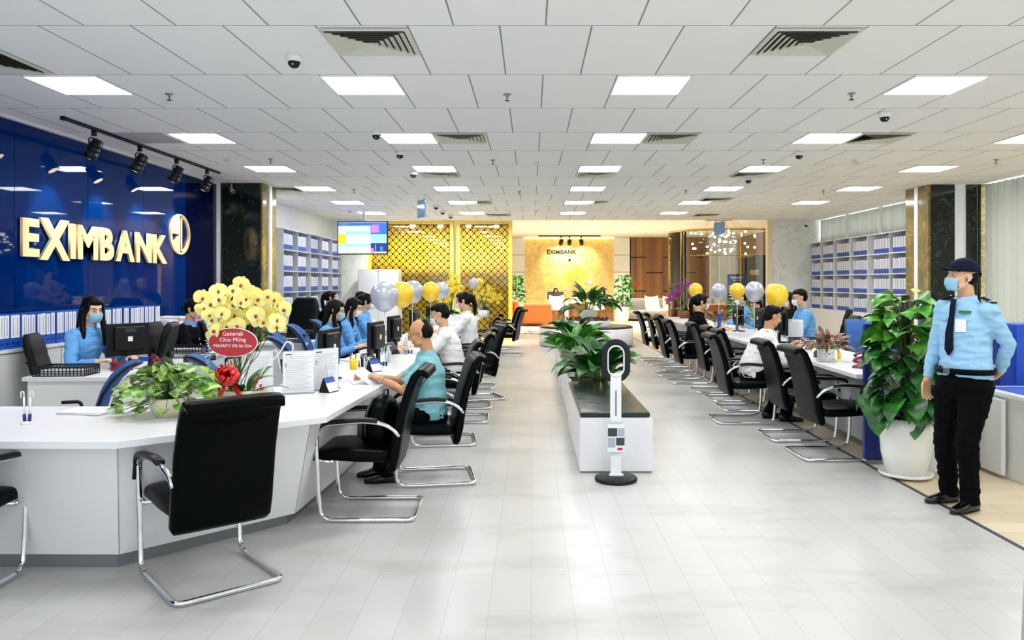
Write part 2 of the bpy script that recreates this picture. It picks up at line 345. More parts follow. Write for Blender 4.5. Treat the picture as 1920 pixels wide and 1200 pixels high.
def curtain(y0, y1, x, z0, z1, label, folds):
    b = MB().use('curtain'); n = folds*8
    def f(u, v):
        y = y0+(y1-y0)*u; return (x + .035*math.sin(u*folds*2*PI)+.012*math.sin(u*folds*4.7*PI+1), y, z0+(z1-z0)*v)
    b.grid(f, n, 3); o = b.obj('curtain'); so = o.modifiers.new('solid', 'SOLIDIFY'); so.thickness = .004
    tag(o, label, 'curtain')
    d = bpy.data.lights.new('window_daylight', 'AREA'); d.shape = 'RECTANGLE'; d.size = z1-z0; d.size_y = y1-y0; d.energy = 5.5*(y1-y0)*(z1-z0); d.color = (1,1,.97)
    l = bpy.data.objects.new('window_daylight', d); COL.objects.link(l); l.location = (7.79, (y0+y1)/2, (z0+z1)/2); l.rotation_euler = (0, math.radians(90), 0)
curtain(3.0, 13.1, 7.66, .02, CEIL-.02, 'long pale grey pleated curtain on the right wall behind the guard', 60)
curtain(14.1, 20.7, 7.72, 2.62, CEIL-.02, 'pale grey pleated curtain above the right wall shelves', 40)
for yy in (15.2, 17.0, 18.8): sbox('trim_6', 'white_plastic', 7.6, 7.66, yy, yy+.04, 2.6, CEIL)
# lounge walls
sbox('wall_lounge_left', 'white_wall', -2.4, -2.3, 21.3, BACK, 0, LCEIL)
b = MB(); b.use('white_lam'); 
for x0, x1 in ((-2.3, -.28), (3.59, 4.3)):
    for z0, z1 in ((0, 2.0), (2.01, 2.75), (2.76, LCEIL)): b.box(x0, x1, BACK, BACK+.1, z0, z1-.012)
b.use('dark_grey').box(-2.3, -.28, BACK+.02, BACK+.1, 0, LCEIL); b.box(3.59, 4.3, BACK+.02, BACK+.1, 0, LCEIL)
struct(b.obj('wall_back'))
struct(MB().use('gold_leaf').box(-.28, 3.59, BACK-.02, BACK+.1, 0, LCEIL).obj('wall_back'))
b = MB(); b.use('wood_panel')
cols = [4.35, 5.0, 5.75, 6.5, 7.2, 7.75]
for i in range(len(cols)-1):
    cuts = ([0, 1.15, 2.62, LCEIL] if i % 2 == 0 else [0, 1.95, LCEIL])
    for j in range(len(cuts)-1): b.box(cols[i]+.008, cols[i+1], BACK, BACK+.1, cuts[j]+(.05 if j else 0), cuts[j+1])
b.use('black_plastic').box(4.3, 7.75, BACK+.04, BACK+.1, 0, LCEIL); struct(b.obj('wall_back'))
b = MB(); b.use('white_lam')
for x in (7.75, 8.2, 8.65): b.box(x+.01, x+.44, BACK, BACK+.1, 0, LCEIL)
struct(b.obj('wall_back'))
b = MB(); b.use('wood_panel').box(9.05, 9.2, 21, BACK, 2.6, LCEIL); b.use('dark_grey').box(9.1, 9.25, 21, BACK, 0, 2.6); struct(b.obj('wall_lounge_right'))
w1 = struct(MB().use('dark_pane').box(9.04, 9.06, 27.6, BACK, 0.05, 2.6).obj('window_1'))
for yy in (27.6, 30.2, 32.8): MB().use('black_plastic').box(9.0, 9.06, yy, yy+.05, 0, 2.6).obj('window_frame', w1)
o = text('PRIORITY', 'window_lettering', .3, 'sign_gold', w1, (9.03, 31.5, 1.85), (PI/2, 0, -PI/2))
# warm cove lights round the lounge ceiling
b = MB().use('cove_lamp').box(-.5, 6.2, 20.9, 20.95, CEIL+.06, CEIL+.1); tag(b.obj('cove_light'), 'warm straight cove light strip where the main ceiling meets the lounge ceiling', 'light')
b = MB().use('cove_lamp'); b.box(-.28, 3.59, BACK-.14, BACK-.1, LCEIL-.06, LCEIL-.02); tag(b.obj('cove_light'), 'warm cove light strip along the top of the gold wall', 'light')
b = MB().use('cove_lamp'); pts = [(6+2.6*math.cos(a), 24+2.6*math.sin(a), LCEIL-.02) for a in [PI*1.0+PI*.9*i/24 for i in range(25)]]
b.tube(pts, .03, 6); tag(b.obj('cove_light'), 'curved warm cove light strip in the lounge ceiling beside the glass meeting room', 'light')
# aluminium door post near the right edge of the picture
b = MB().use('grey_panel'); b.loft([(1.075, 1.72, 0), (1.115, 1.72, .75), (1.15, 1.72, 1.5)], (.02, .03), ref=(1,0,0), seg=16, ex=5); struct(b.obj('door_1'))

# ------------------------------------------------------------------ ceiling fixtures
b1 = MB().use('white_plastic')
for a in ((-.3,.3,-.3,-.288), (-.3,.3,.288,.3), (-.3,-.288,-.288,.288), (.288,.3,-.288,.288)): b1.box(*a, -.012, 0)
b2 = MB().use('lamp').box(-.288, .288, -.288, .288, -.008, -.001)
proto = empty('ceiling_light', '', 'ceiling light', (0,0,CEIL)); b1.obj('frame', proto); b2.obj('diffuser', proto)
first = True
rown = ['nearest', 'second', 'third', 'fourth', 'fifth', 'sixth']
coln = {-3.805: 'far left', -1.405: 'centre left', .995: 'centre right', 3.395: 'right of centre', 5.795: 'far right'}
for k in range(-1, 6):
    for x in (-3.805, -1.405, .995, 3.395, 5.795):
        y = 6.58+2.4*k
        if x == 5.795 and k == 0: pass
        if x == 5.795 and k == 5: continue
        lab = 'bright square ceiling light in the %s row from the camera, %s column' % (rown[k], coln[x]) if k >= 0 else 'square ceiling light %s row behind the first visible one, %s column' % ('one', coln[x])
        loc = (x, y, CEIL-.001)
        if first: proto.location = loc; proto['label'] = lab; proto['group'] = 'square ceiling lights'; first = False
        else: dup(proto, loc, 0, lab, 'square ceiling lights')
# four-way air diffusers
dp = empty('air_vent', '', 'air vent', (0,0,CEIL)); f = MB().use('vent'); inner = MB().use('vent_dark').box(-.27,.27,-.27,.27,-.004,-.001)
sl = MB().use('vent')
def ring(mb, r0, r1, z0, z1):
    c = [(1,1),(-1,1),(-1,-1),(1,-1)]
    vs = [(r0*a, r0*q, z0) for a, q in c]+[(r1*a, r1*q, z1) for a, q in c]+[(r0*a, r0*q, z0+.004) for a, q in c]+[(r1*a, r1*q, z1+.004) for a, q in c]
    mb.add(vs, [(i, (i+1)%4, 4+(i+1)%4, 4+i) for i in range(4)]+[(8+i, 12+i, 12+(i+1)%4, 8+(i+1)%4) for i in range(4)])
ring(f, .3, .268, -.006, -.014); f.obj('frame', dp); inner.obj('duct', dp)
for k in range(6): ring(sl, .262-k*.042, .226-k*.042, -.024, -.008)
sl.box(-.02,.02,-.02,.02,-.024,-.01); sl.obj('louvre', dp)
vents = [(-1.105, 5.4, 'large square air vent nearest the camera, left of centre'), (1.895, 5.4, 'large square air vent nearest the camera, right of centre'),
 (-.805, 8.98, 'square air vent beside the centre left light of the second row'), (1.595, 8.98, 'square air vent beside the centre right light of the second row'), (3.995, 8.98, 'square air vent beside the right of centre light of the second row'),
 (-1.405, 11.98, 'square air vent just beyond the third row centre left light'), (.995, 11.98, 'square air vent just beyond the third row centre right light'), (3.395, 11.98, 'square air vent just beyond the third row right of centre light'),
 (-1.105, 16.2, 'far square air vent beyond the fourth row, left of centre'), (1.295, 16.2, 'far square air vent beyond the fourth row, right of centre'), (3.695, 15.6, 'far square air vent at the right, above the bank counter'),
 (-.805, 19.2, 'square air vent near the golden lattice screen'), (4.3, 19.2, 'square air vent near the white marble back wall'), (-4.1, 5.9, 'square air vent cut by the left edge of the picture'), (-4.4, 13.9, 'dark square air vent near the green marble column')]
for i, (x, y, l) in enumerate(vents):
    if i == 0: dp.location = (x, y, CEIL-.001); dp['label'] = l; dp['group'] = 'square air vents'
    else: dup(dp, (x, y, CEIL-.001), 0, l, 'square air vents')
tag(MB().use('grey_panel').box(-4.66, -4.06, 8.68, 9.28, CEIL-.01, CEIL-.001).obj('return_air_panel'), 'plain grey ceiling panel left of the second row light, above the blue wall', 'ceiling panel')
# sprinklers, smoke detectors, dome cameras
def cpt(px, py, z=CEIL): Y = 1460*(z-1.54)/(530-py); return ((px-996)*Y/1460, Y)
sp = empty('sprinkler', '', 'sprinkler', (0,0,CEIL)); q = MB().use('steel'); q.lathe([(.035,0),(.035,-.006),(.012,-.012),(.012,-.03)]); q.obj('body', sp)
q = MB().use('black_plastic'); q.lathe([(.004,-.03),(.004,-.055),(.022,-.056),(.022,-.06),(0.0,-.06)], seg=12); q.obj('deflector', sp)
spr = [(318,176,'left, between the first two rows of lights'),(951,177,'centre, level with the first row of lights'),(1596,175,'right, level with the first row of lights'),(924,300,'centre, between the second and third rows'),(508,298,'left, above the third row left light'),
 (1431,299,'right, above the third row right light'),(1867,299,'far right, above the far right light'),(664,355,'left of the fourth row of lights'),(974,359,'centre of the fifth row of lights'),(1286,357,'right of centre, fifth row of lights'),(1543,357,'right, near the fifth row of lights')]
for i, (a, c, l) in enumerate(spr):
    x, y = cpt(a, c); l = 'small metal ceiling sprinkler, '+l
    if i == 0: sp.location = (x, y, CEIL); sp['label'] = l; sp['group'] = 'ceiling sprinklers'
    else: dup(sp, (x, y, CEIL), 0, l, 'ceiling sprinklers')
sd = empty('smoke_detector', '', 'smoke detector', (0,0,CEIL)); q = MB().use('white_plastic'); q.lathe([(.055,0),(.055,-.012),(.04,-.02)]); q.obj('base', sd)
q = MB().use('vent'); q.lathe([(.038,-.018),(.03,-.045),(0,-.048)]); q.obj('sensor_head', sd)
for i, (a, c, l) in enumerate([(425,297,'above the track light'),(1007,300,'near the middle of the ceiling'),(1604,300,'right, above the third row of lights'),(656,395,'left, above the screen'),(1005,394,'before the lounge ceiling'),(1560,352,'right, above the shelves')]):
    x, y = cpt(a, c); l = 'round white smoke detector, '+l
    if i == 0: sd.location = (x, y, CEIL); sd['label'] = l; sd['group'] = 'smoke detectors'
    else: dup(sd, (x, y, CEIL), 0, l, 'smoke detectors')
dc = empty('dome_camera', '', 'security camera', (0,0,CEIL)); q = MB().use('white_plastic'); q.lathe([(.062,0),(.062,-.03),(.055,-.05)]); q.obj('housing', dc)
q = MB().use('black_plastic'); q.lathe([(.046,-.05),(.042,-.072),(.025,-.09),(0,-.096)]); q.obj('dome', dc)
q = MB().use('white_gloss'); q.ell((.0,-.04,-.075), .006, 8, 6); q.obj('lens_glint', dc)
for i, (a, c, l) in enumerate([(552,104,'nearest, left of centre before the first light'),(1658,211,'right, between the first and second light rows'),(706,246,'beside the second row centre left light'),(750,284,'between the second and third light rows'),(775,322,'beside the third row centre left light'),
   (1498,285,'right, above the third row of lights'),(1403,333,'right of centre, beyond the third row of lights'),(818,385,'first of three above the golden screen'),(830,395,'middle of three above the golden screen'),(845,403,'last of three above the golden screen')]):
    x, y = cpt(a, c); l = 'black and white dome camera, '+l
    if i == 0: dc.location = (x, y, CEIL); dc['label'] = l; dc['group'] = 'dome cameras'; 
    else: dup(dc, (x, y, CEIL), 0, l, 'dome cameras')
# hanging blue signs
for x, y, l in ((-2.1, 14.9, 'small pale blue sign hanging above the left counter'), (4.9, 20.3, 'small pale blue sign hanging above the right counter')):
    t = empty('hanging_sign', l, 'sign', (x, y, 0)); MB().use('water_blue').box(-.012, .012, -.2, .2, 2.98-.2, 3.12, bev=.004).obj('sign_board', t)
    q = MB().use('steel'); [q.cyl((0, yy, 3.1), (0, yy, CEIL), .004, 6) for yy in (-.15, .15)]; q.obj('hanger', t)
    t.rotation_euler = (0, 0, math.radians(28))
# bullet camera on the green column and emergency light
t = empty('bullet_camera', 'small grey bullet camera on top of the green marble column', 'security camera', (-5.0, 13.0, CEIL-.12)); q = MB().use('grey_panel'); q.cyl((0,0,0), (.08,-.12,-.05), .03, 14); q.obj('camera_body', t); MB().use('grey_panel').cyl((0,0,0),(0,.02,.12),.012,8).obj('bracket', t); MB().use('black_plastic').cyl((.08,-.12,-.05),(.085,-.128,-.053),.022,14).obj('lens', t)
t = empty('emergency_light', 'twin head emergency light on the white wall by the marble column', 'emergency light', (-5.2, 15.3, 2.82)); q = MB().use('white_plastic').box(-.05, 0.02, -.14, .14, -.12, 0, bev=.01).obj('housing', t)
for s_ in (-1, 1):
    h = MB().use('vent'); h.cyl((0, s_*.09, .06), (.08, s_*.07, .05), .06, 16); h = h.obj('lamp_head', t); MB().use('crystal').cyl((.08, s_*.07, .05), (.085, s_*.069, .05), .05, 16).obj('lens', h)
# lounge downlights
dl = empty('downlight', 'round recessed downlight in the lounge ceiling', 'ceiling light', (0,0,LCEIL)); MB().use('white_plastic').lathe([(.11,0),(.11,-.01),(.09,-.012)]).obj('rim', dl); MB().use('warm_lamp').lathe([(.09,-.011),(0,-.012)]).obj('lens', dl)
dls = [(963,422,'left edge, nearest'),(1009,428,'left of centre'),(973,434,'far left, near the gold wall'),(1078,422,'centre, nearest'),(1145,428,'right of centre'),(1188,421,'right, before the wood wall'),(1168,434,'right, near the gold wall'),(1068,437,'centre, near the gold wall'),(1215,438,'over the wood wall'),(1335,425,'inside the glass room, near'),(1370,432,'inside the glass room, far')]
for i, (a, c, l) in enumerate(dls):
    x, y = cpt(a, c, LCEIL); l = 'round downlight in the lounge ceiling, '+l
    if i == 0: dl.location = (x, y, LCEIL); dl['label'] = l; dl['group'] = 'lounge downlights'; o = dl
    else: o = dup(dl, (x, y, LCEIL), 0, l, 'lounge downlights')
dsl = []
for x, l in ((-3.4,'leftmost'),(-2.6,'second'),(-1.8,'third'),(-1.0,'rightmost')):
    dsl.append(dup(dl, (x, 19.3, CEIL), 0, 'small downlight washing the golden lattice screen, '+l, 'screen wash downlights')); dsl[-1].scale = (.7,.7,1)
def lamp(kind, name, parent, loc, power, col, rot=None, size=.1, angle=1, blend=.5):
    d = bpy.data.lights.new(name, kind); d.energy = power; d.color = col
    if kind == 'AREA': d.size = size
    elif kind == 'SPOT': d.spot_size = angle; d.spot_blend = blend; d.shadow_soft_size = size
    else: d.shadow_soft_size = size
    o = bpy.data.objects.new(name, d); COL.objects.link(o); o.parent = parent; o.location = loc
    if rot: o.rotation_euler = rot
    return o
for o in dsl: lamp('SPOT', 'bulb', o, (0,0,-.03), 150, (1,.95,.84), rot=(math.radians(37),0,0), size=.08, angle=1.95, blend=.8)
for o in [k for k in bpy.data.objects if k.name.startswith('downlight') and k not in dsl]: lamp('SPOT', 'bulb', o, (0,0,-.03), 240, (1,.95,.88), size=.08, angle=2.5, blend=.8)

# ------------------------------------------------------------------ track lights
def spotlight(x, y, z, aim, label, s=1, power=0, grp='track spotlights'):
    t = empty('track_spotlight', label, 'spotlight', (x, y, z), 0, grp, s)
    d = (V(aim)-V((x, y, z-.16*s))).normalized(); c = V((0,0,-.16))
    q = MB().use('black_plastic'); q.cyl((0,0,0), (0,0,-.05), .022, 12); q.obj('adapter', t)
    side = V((0,0,1)).cross(d).normalized()
    q = MB().use('black_plastic'); q.tube(fillet([c+side*.06, c+side*.06+V((0,0,.09)), c-side*.06+V((0,0,.09)), c-side*.06], .03), .006, 8); q.obj('yoke', t)
    q = MB().use('black_plastic'); pr = [(-.085,.03),(-.08,.045),(-.05,.046),(-.048,.052),(-.03,.052),(-.028,.046),(-.01,.046),(-.008,.054),(.012,.054),(.014,.048),(.03,.048),(.032,.056),(.085,.058)]
    q.loft([c+d*a for a, r in pr], [r for a, r in pr], ref=tuple(side), seg=20); q.obj('lamp_body', t)
    q = MB().use('warm_lamp'); q.loft([c+d*.08, c+d*.087], [.05,.05], ref=tuple(side), seg=20); q.obj('lens', t)
    if power: lamp('SPOT', 'bulb', t, c+d*.1, power, (1,.84,.6), rot=d.to_track_quat('-Z','Y').to_euler(), size=.04, angle=1.1, blend=.6)
    return t
t = empty('light_track', 'long black light track on the ceiling above the blue wall', 'light track', (-4.7, 9.8, CEIL)); MB().use('black_plastic').box(-.018, .018, -1.95, 1.95, -.032, 0).obj('rail', t); MB().use('black_plastic').box(-.022, .022, -1.99, -1.93, -.036, 0).obj('end_cap', t)
for i, (y, l) in enumerate(((8.38,'nearest the camera'),(9.36,'second from the camera'),(10.33,'third from the camera'),(11.3,'farthest from the camera'))):
    spotlight(-4.7, y, CEIL-.03, (-5.25, y+.1, 2.1), 'black ribbed track spotlight above the bank sign, '+l, 1.25, 38)
t = empty('light_track', 'short black light track before the gold wall', 'light track', (1.6, 32.6, LCEIL)); MB().use('black_plastic').box(-1.3, 1.3, -.02, .02, -.05, 0).obj('rail', t)
for i, (x, l) in enumerate(((1.25,'left'),(1.6,'middle'),(2.1,'right'))): spotlight(x, 32.6, LCEIL-.04, (1.6+(x-1.6)*1.4, BACK, 2.4), 'small black spotlight aimed at the gold wall, %s one of three' % l, 1.5, 60, 'gold wall spotlights')
# ------------------------------------------------------------------ counters
def offs(p, d): return p
ct = empty('teller_counter', 'long white angled teller counter on the left, nearest end wrapping round', 'counter', (0,0,0))
top = [(-3.9,3.9), (-2.07,3.88), (-1.21,4.61), (-1.15,5.9), (-1.15,18.9), (-1.95,18.9), (-1.95,6.0), (-2.5,4.98), (-3.9,4.98)]
b = MB().use('white_lam').prism(top, .71, .75); b.obj('countertop', ct, bevel=.004)
bt = [(-3.9,4.05), (-2.14,4.03), (-1.33,4.72), (-1.27,5.95), (-1.27,18.85), (-1.75,18.85), (-1.75,6.1), (-2.35,4.85), (-3.9,4.85)]
bb = [(-3.9,4.22), (-2.22,4.2), (-1.5,4.95), (-1.45,6.0), (-1.45,18.85), (-1.75,18.85), (-1.75,6.1), (-2.35,4.85), (-3.9,4.85)]
bt = bt[:-2]+[(-2.35,4.85),(-3.9,4.85)]
b = MB().use('white_lam')
b.prism(bb, .075, .71, bt); b.obj('front_panel', ct)
kk = [(-3.9,4.24), (-2.24,4.22), (-1.56,4.98), (-1.5,6.02), (-1.5,18.8), (-1.75,18.8), (-1.75,6.1), (-2.35,4.85), (-3.9,4.85)]
MB().use('kick').prism(kk, 0, .075).obj('kick_plate', ct)
b = MB().use('grey_panel')
for (x0,y0),(x1,y1) in (((-2.22,4.199),(-2.14,4.029)), ((-1.5,4.949),(-1.33,4.719))): b.loft([(x0,y0,.08),(x1,y1,.705)], .0025, seg=4)
b.obj('panel_seam', ct)
cr = empty('teller_counter', 'long white teller counter on the right, along the row of black chairs', 'counter', (0,0,0))
topr = [(2.8,6.72), (3.02,18.0), (3.85,18.0), (3.62,6.72)]
MB().use('white_lam').prism(topr, .71, .75).obj('countertop', cr, bevel=.004)
MB().use('grey_panel').prism([(3.06,6.75),(3.28,17.95),(3.5,17.95),(3.3,6.75)], .075, .71, [(2.9,6.75),(3.12,17.95),(3.5,17.95),(3.3,6.75)]).obj('front_panel', cr)
MB().use('kick').prism([(3.1,6.78),(3.32,17.9),(3.48,17.9),(3.28,6.78)], 0, .075).obj('kick_plate', cr)
t = empty('partition_board', 'dark navy blue partition board at the near end of the right counter, behind the potted plant', 'partition', (0,0,0))
MB().use('navy_board').box(2.83, 3.0, 6.62, 6.66, .04, 1.19, bev=.004).obj('board', t); MB().use('steel').box(2.84, 2.99, 6.6, 6.68, 0, .04).obj('foot_rail', t)
# staff return desks on the left
def desk(x0, x1, y0, y1, label, z=.75):
    t = empty('staff_desk', label, 'desk', ((x0+x1)/2, (y0+y1)/2, 0), 0, 'staff desks'); a, c = (x1-x0)/2, (y1-y0)/2
    MB().use('white_desk').box(-a, a, -c, c, z-.035, z).obj('desktop', t, bevel=.003)
    MB().use('white_desk').box(-a+.03, a-.03, -c+.03, -c+.05, .02, z-.035).obj('front_panel', t)
    for s in (-1, 1): MB().use('white_desk').box(s*(a-.045)-.012, s*(a-.045)+.012, -c+.05, c-.02, 0, z-.035).obj('side_panel', t)
    return t
desk(-4.25, -3.5, 6.5, 7.15, 'white staff desk nearest the camera on the left, with a black basket')
desk(-3.75, -3.4, 7.2, 8.2, 'white staff side desk carrying the phones and blue name card', .74)
desk(-4.15, -3.5, 8.62, 9.0, 'white staff desk in front of the woman in the black suit')
desk(-3.6, -2.95, 10.2, 10.8, 'white staff desk behind the yellow orchids')
desk(-3.2, -2.7, 12.9, 13.3, 'white staff desk farther back, left of the masked staff')
# low cabinet run under the blue wall
for i in range(8):
    y = 4.9+i*1.0
    t = empty('low_cabinet', 'white low filing cabinet under the blue wall, number %s from the near end' % ['one','two','three','four','five','six','seven','eight'][i], 'cabinet', (-5.0, y+.5, 0), 0, 'low cabinets under the blue wall')
    t['label'] = ['white low cabinet under the blue wall, nearest the camera', 'white low cabinet behind the empty black chair of the near desk', 'white low cabinet directly behind the long haired woman', 'white low cabinet under the middle of the blue binder row', 'white low cabinet behind the tall green black chair', 'white low cabinet under the last blue binders', 'white low cabinet behind the woman in the suit', 'white low cabinet at the far end beside the green marble column'][i]
    MB().use('white_desk').box(-.23, .22, -.495, .495, 0, .9).obj('carcass', t); MB().use('white_lam').box(-.24, .25, -.5, .5, .9, .93).obj('top_board', t)
    for s in (-1, 1):
        d = MB().use('white_desk').box(.221, .24, s*.2475-.242, s*.2475+.242, .06, .885).obj('door', t, bevel=.002)
        MB().use('black_plastic').cyl((.24, s*.05, .78), (.25, s*.05, .78), .012, 10).obj('lock', d)
# ------------------------------------------------------------------ binders
bn = MB(); bn.use('binder_blue').box(-.14, .14, -.036, .036, 0, .315, bev=.003); bn.use('paper').box(.139, .1425, -.029, .029, .1, .308); bn.use('print').box(.1424, .143, -.004, .004, .12, .29); bn.use('deep_blue').cyl((.139,0,.05),(.1435,0,.05),.011,10)
bproto = bn.obj('binder'); first_b = [True]
def binder(x, y, z, rot, label, group, sc=(1,1,1), cat='binder'):
    if first_b[0]: o = bproto; o.location = (x,y,z); o.rotation_euler = (0,0,rot); o['label'] = label; o['group'] = group; first_b[0] = False
    else: o = dup(bproto, (x,y,z), rot, label, group)
    o.scale = sc; o['category'] = cat; return o
UN = ['zeroth','first','second','third','fourth','fifth','sixth','seventh','eighth','ninth','tenth','eleventh','twelfth','thirteenth','fourteenth','fifteenth','sixteenth','seventeenth','eighteenth','nineteenth','twentieth']
def ordn(n): return UN[n] if n <= 20 else {2:'twenty ',3:'thirty ',4:'forty '}[n//10]+UN[n%10] if n%10 else {3:'thirtieth',4:'fortieth',5:'fiftieth'}[n//10]
random.seed(4); y = 6.75; nb = 0
while y < 10.05:
    wsc = random.choice((1, 1, 1, 1.25, .9)); y += .038*wsc
    nb += 1; lab = '%s blue binder from the left on the low cabinets before the blue wall' % ordn(nb)
    binder(-4.93+random.uniform(-.01,.01), y, .93, 0, lab, 'binders on the low cabinets', (1, wsc, random.choice((1,1,.98)))); y += .038*wsc+.002
# filing shelves
def shelf(x, ys, zs, face, label, grp, m, back_w=.36):
    t = empty('filing_shelf', label, 'shelf', (x, 0, 0), 0); s = face
    x0, x1 = (0, -s*back_w); lo, hi = min(x0,x1), max(x0,x1)
    MB().use(m).box(lo if s > 0 else hi-.01, lo+.01 if s > 0 else hi, ys[0], ys[-1], zs[0], zs[-1]).obj('back_panel', t)
    for y in ys: MB().use(m).box(lo, hi, y-.012, y+.012, zs[0], zs[-1]).obj('upright', t)
    for z in zs: MB().use(m).box(lo, hi, ys[0], ys[-1], z-.012, z+.012).obj('shelf_board', t)
    c = MB().use(m).box(lo-.0, hi, ys[0], ys[-1], 0, zs[0]-.013).obj('base_cabinet', t)
    return t
rs = [20.6, 19.8, 18.95, 18.0, 17.05, 16.0, 15.2][::-1]; rz = [.87, 1.30, 1.72, 2.145, 2.575]
shelf(7.35, rs, rz, -1, 'tall white filing shelf with blue and white binders along the right wall', '', 'shelf_white')
ls = [15.2, 16.14, 17.08, 18.0, 18.94, 19.86]; lz = [.93, 1.35, 1.77, 2.19, 2.6]
shelf(-4.83, ls, lz, 1, 'tall grey filing shelf with blue and white binders on the left, below the screen', '', 'shelf_grey')
rn = ['bottom', 'second lowest', 'second highest', 'top']
for side, X, Ys, Zs, rot, wall, n0 in ((1, 7.35+.17, rs, rz, PI, 'right wall', 6), (-1, -4.83-.17, ls, lz, 0, 'left', 5)):
    for ci in range(len(Ys)-1):
        w0 = Ys[ci+1]-Ys[ci]-.024
        for ri in range(4):
            if side == 1 and ci == 0 and ri == 0: continue
            n = n0
            wdt = min(w0*.86/n, .125)
            col = ['nearest', 'second nearest', 'third nearest', 'third farthest', 'second farthest', 'farthest'][ci] if side == 1 else ['nearest', 'second nearest', 'middle', 'second farthest', 'farthest'][ci]
            st = Ys[ci]+.03+random.uniform(0,.02)
            for k in range(n):
                lab = '%s white and blue binder from %s, %s row, %s bay, %s shelf' % (ordn(k+1), 'right' if side == 1 else 'left', rn[ri], col, wall)
                binder(X, st+wdt*(k+.5), Zs[ri]+.0125, rot, lab, 'binders in the %s row, %s bay, %s shelf' % (rn[ri], col, wall), (1, wdt/.0745, random.choice((1,1,.97,1))))

# ------------------------------------------------------------------ chairs
def visitor_chair():
    t = empty('visitor_chair', '', 'chair')
    half = [(.245,-.215,.55), (.252,-.18,.595), (.265,-.12,.632), (.27,.0,.652), (.272,.25,.632), (.272,.30,.60), (.268,.31,.56), (.262,.30,.2), (.262,.285,.06), (.262,.25,.024), (.262,.2,.018), (.262,-.25,.018)]
    half2 = fillet(half, {i: .05 for i in range(len(half))} | {0:0}, 3)
    rear = fillet([(.262,-.2,.018), (.262,-.31,.018), (.0,-.31,.018)], .06, 5)
    pts = half2[:-1] + rear[1:]; L = [V((-p[0], p[1], p[2])) for p in reversed(pts)]
    q = MB().use('chrome'); q.loft(pts+L[1:], (.0165, .0115), ref=(1,0,0), seg=10) if False else q.tube(pts+L[1:], .0145, 10); q.obj('cantilever_frame', t)
    q = MB().use('chrome'); q.tube([(-.262,.22,.39), (.262,.22,.39)], .011, 8); q.tube([(-.262,.303,.4),(-.262,.22,.39)], .011, 8); q.tube([(.262,.303,.4),(.262,.22,.39)], .011, 8); q.obj('seat_rail', t)
    q = MB().use('black_leather'); c = [(0,-.17,.425),(0,-.1,.415),(0,.05,.42),(0,.2,.43),(0,.29,.427),(0,.335,.41),(0,.35,.39)]
    q.loft(c, [(.225,.035),(.24,.045),(.245,.048),(.245,.048),(.24,.044),(.235,.032),(.22,.012)], ref=(1,0,0), seg=28, ex=5); q.obj('seat', t)
    q = MB().use('black_leather'); c = [(0,-.155,.31),(0,-.163,.335),(0,-.183,.43),(0,-.203,.56),(0,-.233,.70),(0,-.278,.845),(0,-.312,.925),(0,-.342,.958),(0,-.38,.95),(0,-.395,.92)]
    q.loft(c, [(.235,.02),(.25,.034),(.252,.038),(.252,.036),(.25,.034),(.248,.033),(.245,.032),(.243,.03),(.24,.026),(.235,.012)], ref=(1,0,0), seg=28, ex=6); bk = q.obj('backrest', t)
    q = MB().use('black_leather'); q.tube(fillet([(-.2,-.338,.872),(-.1,-.332,.846),(.1,-.332,.846),(.2,-.338,.872)], .1), .0035, 6); q.obj('seam', bk)
    for s in (-1, 1):
        q = MB().use('black_plastic'); q.loft(fillet([(s*.268,-.08,.652),(s*.272,.0,.664),(s*.275,.25,.645),(s*.275,.31,.6),(s*.272,.322,.5)], .06, 5), (.024,.014), ref=(1,0,0), seg=14, ex=4); q.obj('arm_pad', t)
    return t
VC = visitor_chair(); vfirst = [True]
def vchair(x, y, deg, label, group=None):
    if vfirst[0]: o = VC; o.location = (x,y,0); o.rotation_euler = (0,0,math.radians(deg)); o['label'] = label; vfirst[0] = False
    else: o = dup(VC, (x,y,0), math.radians(deg), label)
    if group: o['group'] = group
    return o
GL, GR = 'visitor chairs on the left', 'visitor chairs on the right'
vchair(-1.68, 4.08, 41, 'large black leather cantilever chair seen from behind at the near corner of the left counter', GL)
vchair(-2.95, 3.84, 0, 'black cantilever chair cut off by the left edge of the picture', GL)
vchair(-1.07, 5.26, 91, 'black cantilever chair with a black backpack on its seat', GL)
vchair(-.77, 6.13, 100, 'black cantilever chair on which the man in the teal shirt sits', GL)
for x, y, a, l in [(-.86, 7.55, 97, 'black visitor chair just behind the seated man in teal'), (-.8, 8.75, 92, 'black visitor chair under the young man in the white shirt'), (-.82, 9.7, 95, 'black visitor chair behind the young man in white'), (-.72, 10.35, 112, 'black visitor chair pulled out and turned, middle of the left row'),
     (-.84, 11.45, 88, 'black visitor chair fifth beyond the man in teal'), (-.9, 12.8, 92, 'black visitor chair halfway along the left counter'), (-.9, 14.2, 90, 'black visitor chair beyond the middle of the left counter'), (-.5, 16.6, 80, 'black visitor chair second to last of the left row, before the golden screen'), (-.6, 18.2, 80, 'last black visitor chair of the left row, beside the orange sofa')]: vchair(x, y, a, l, GL)
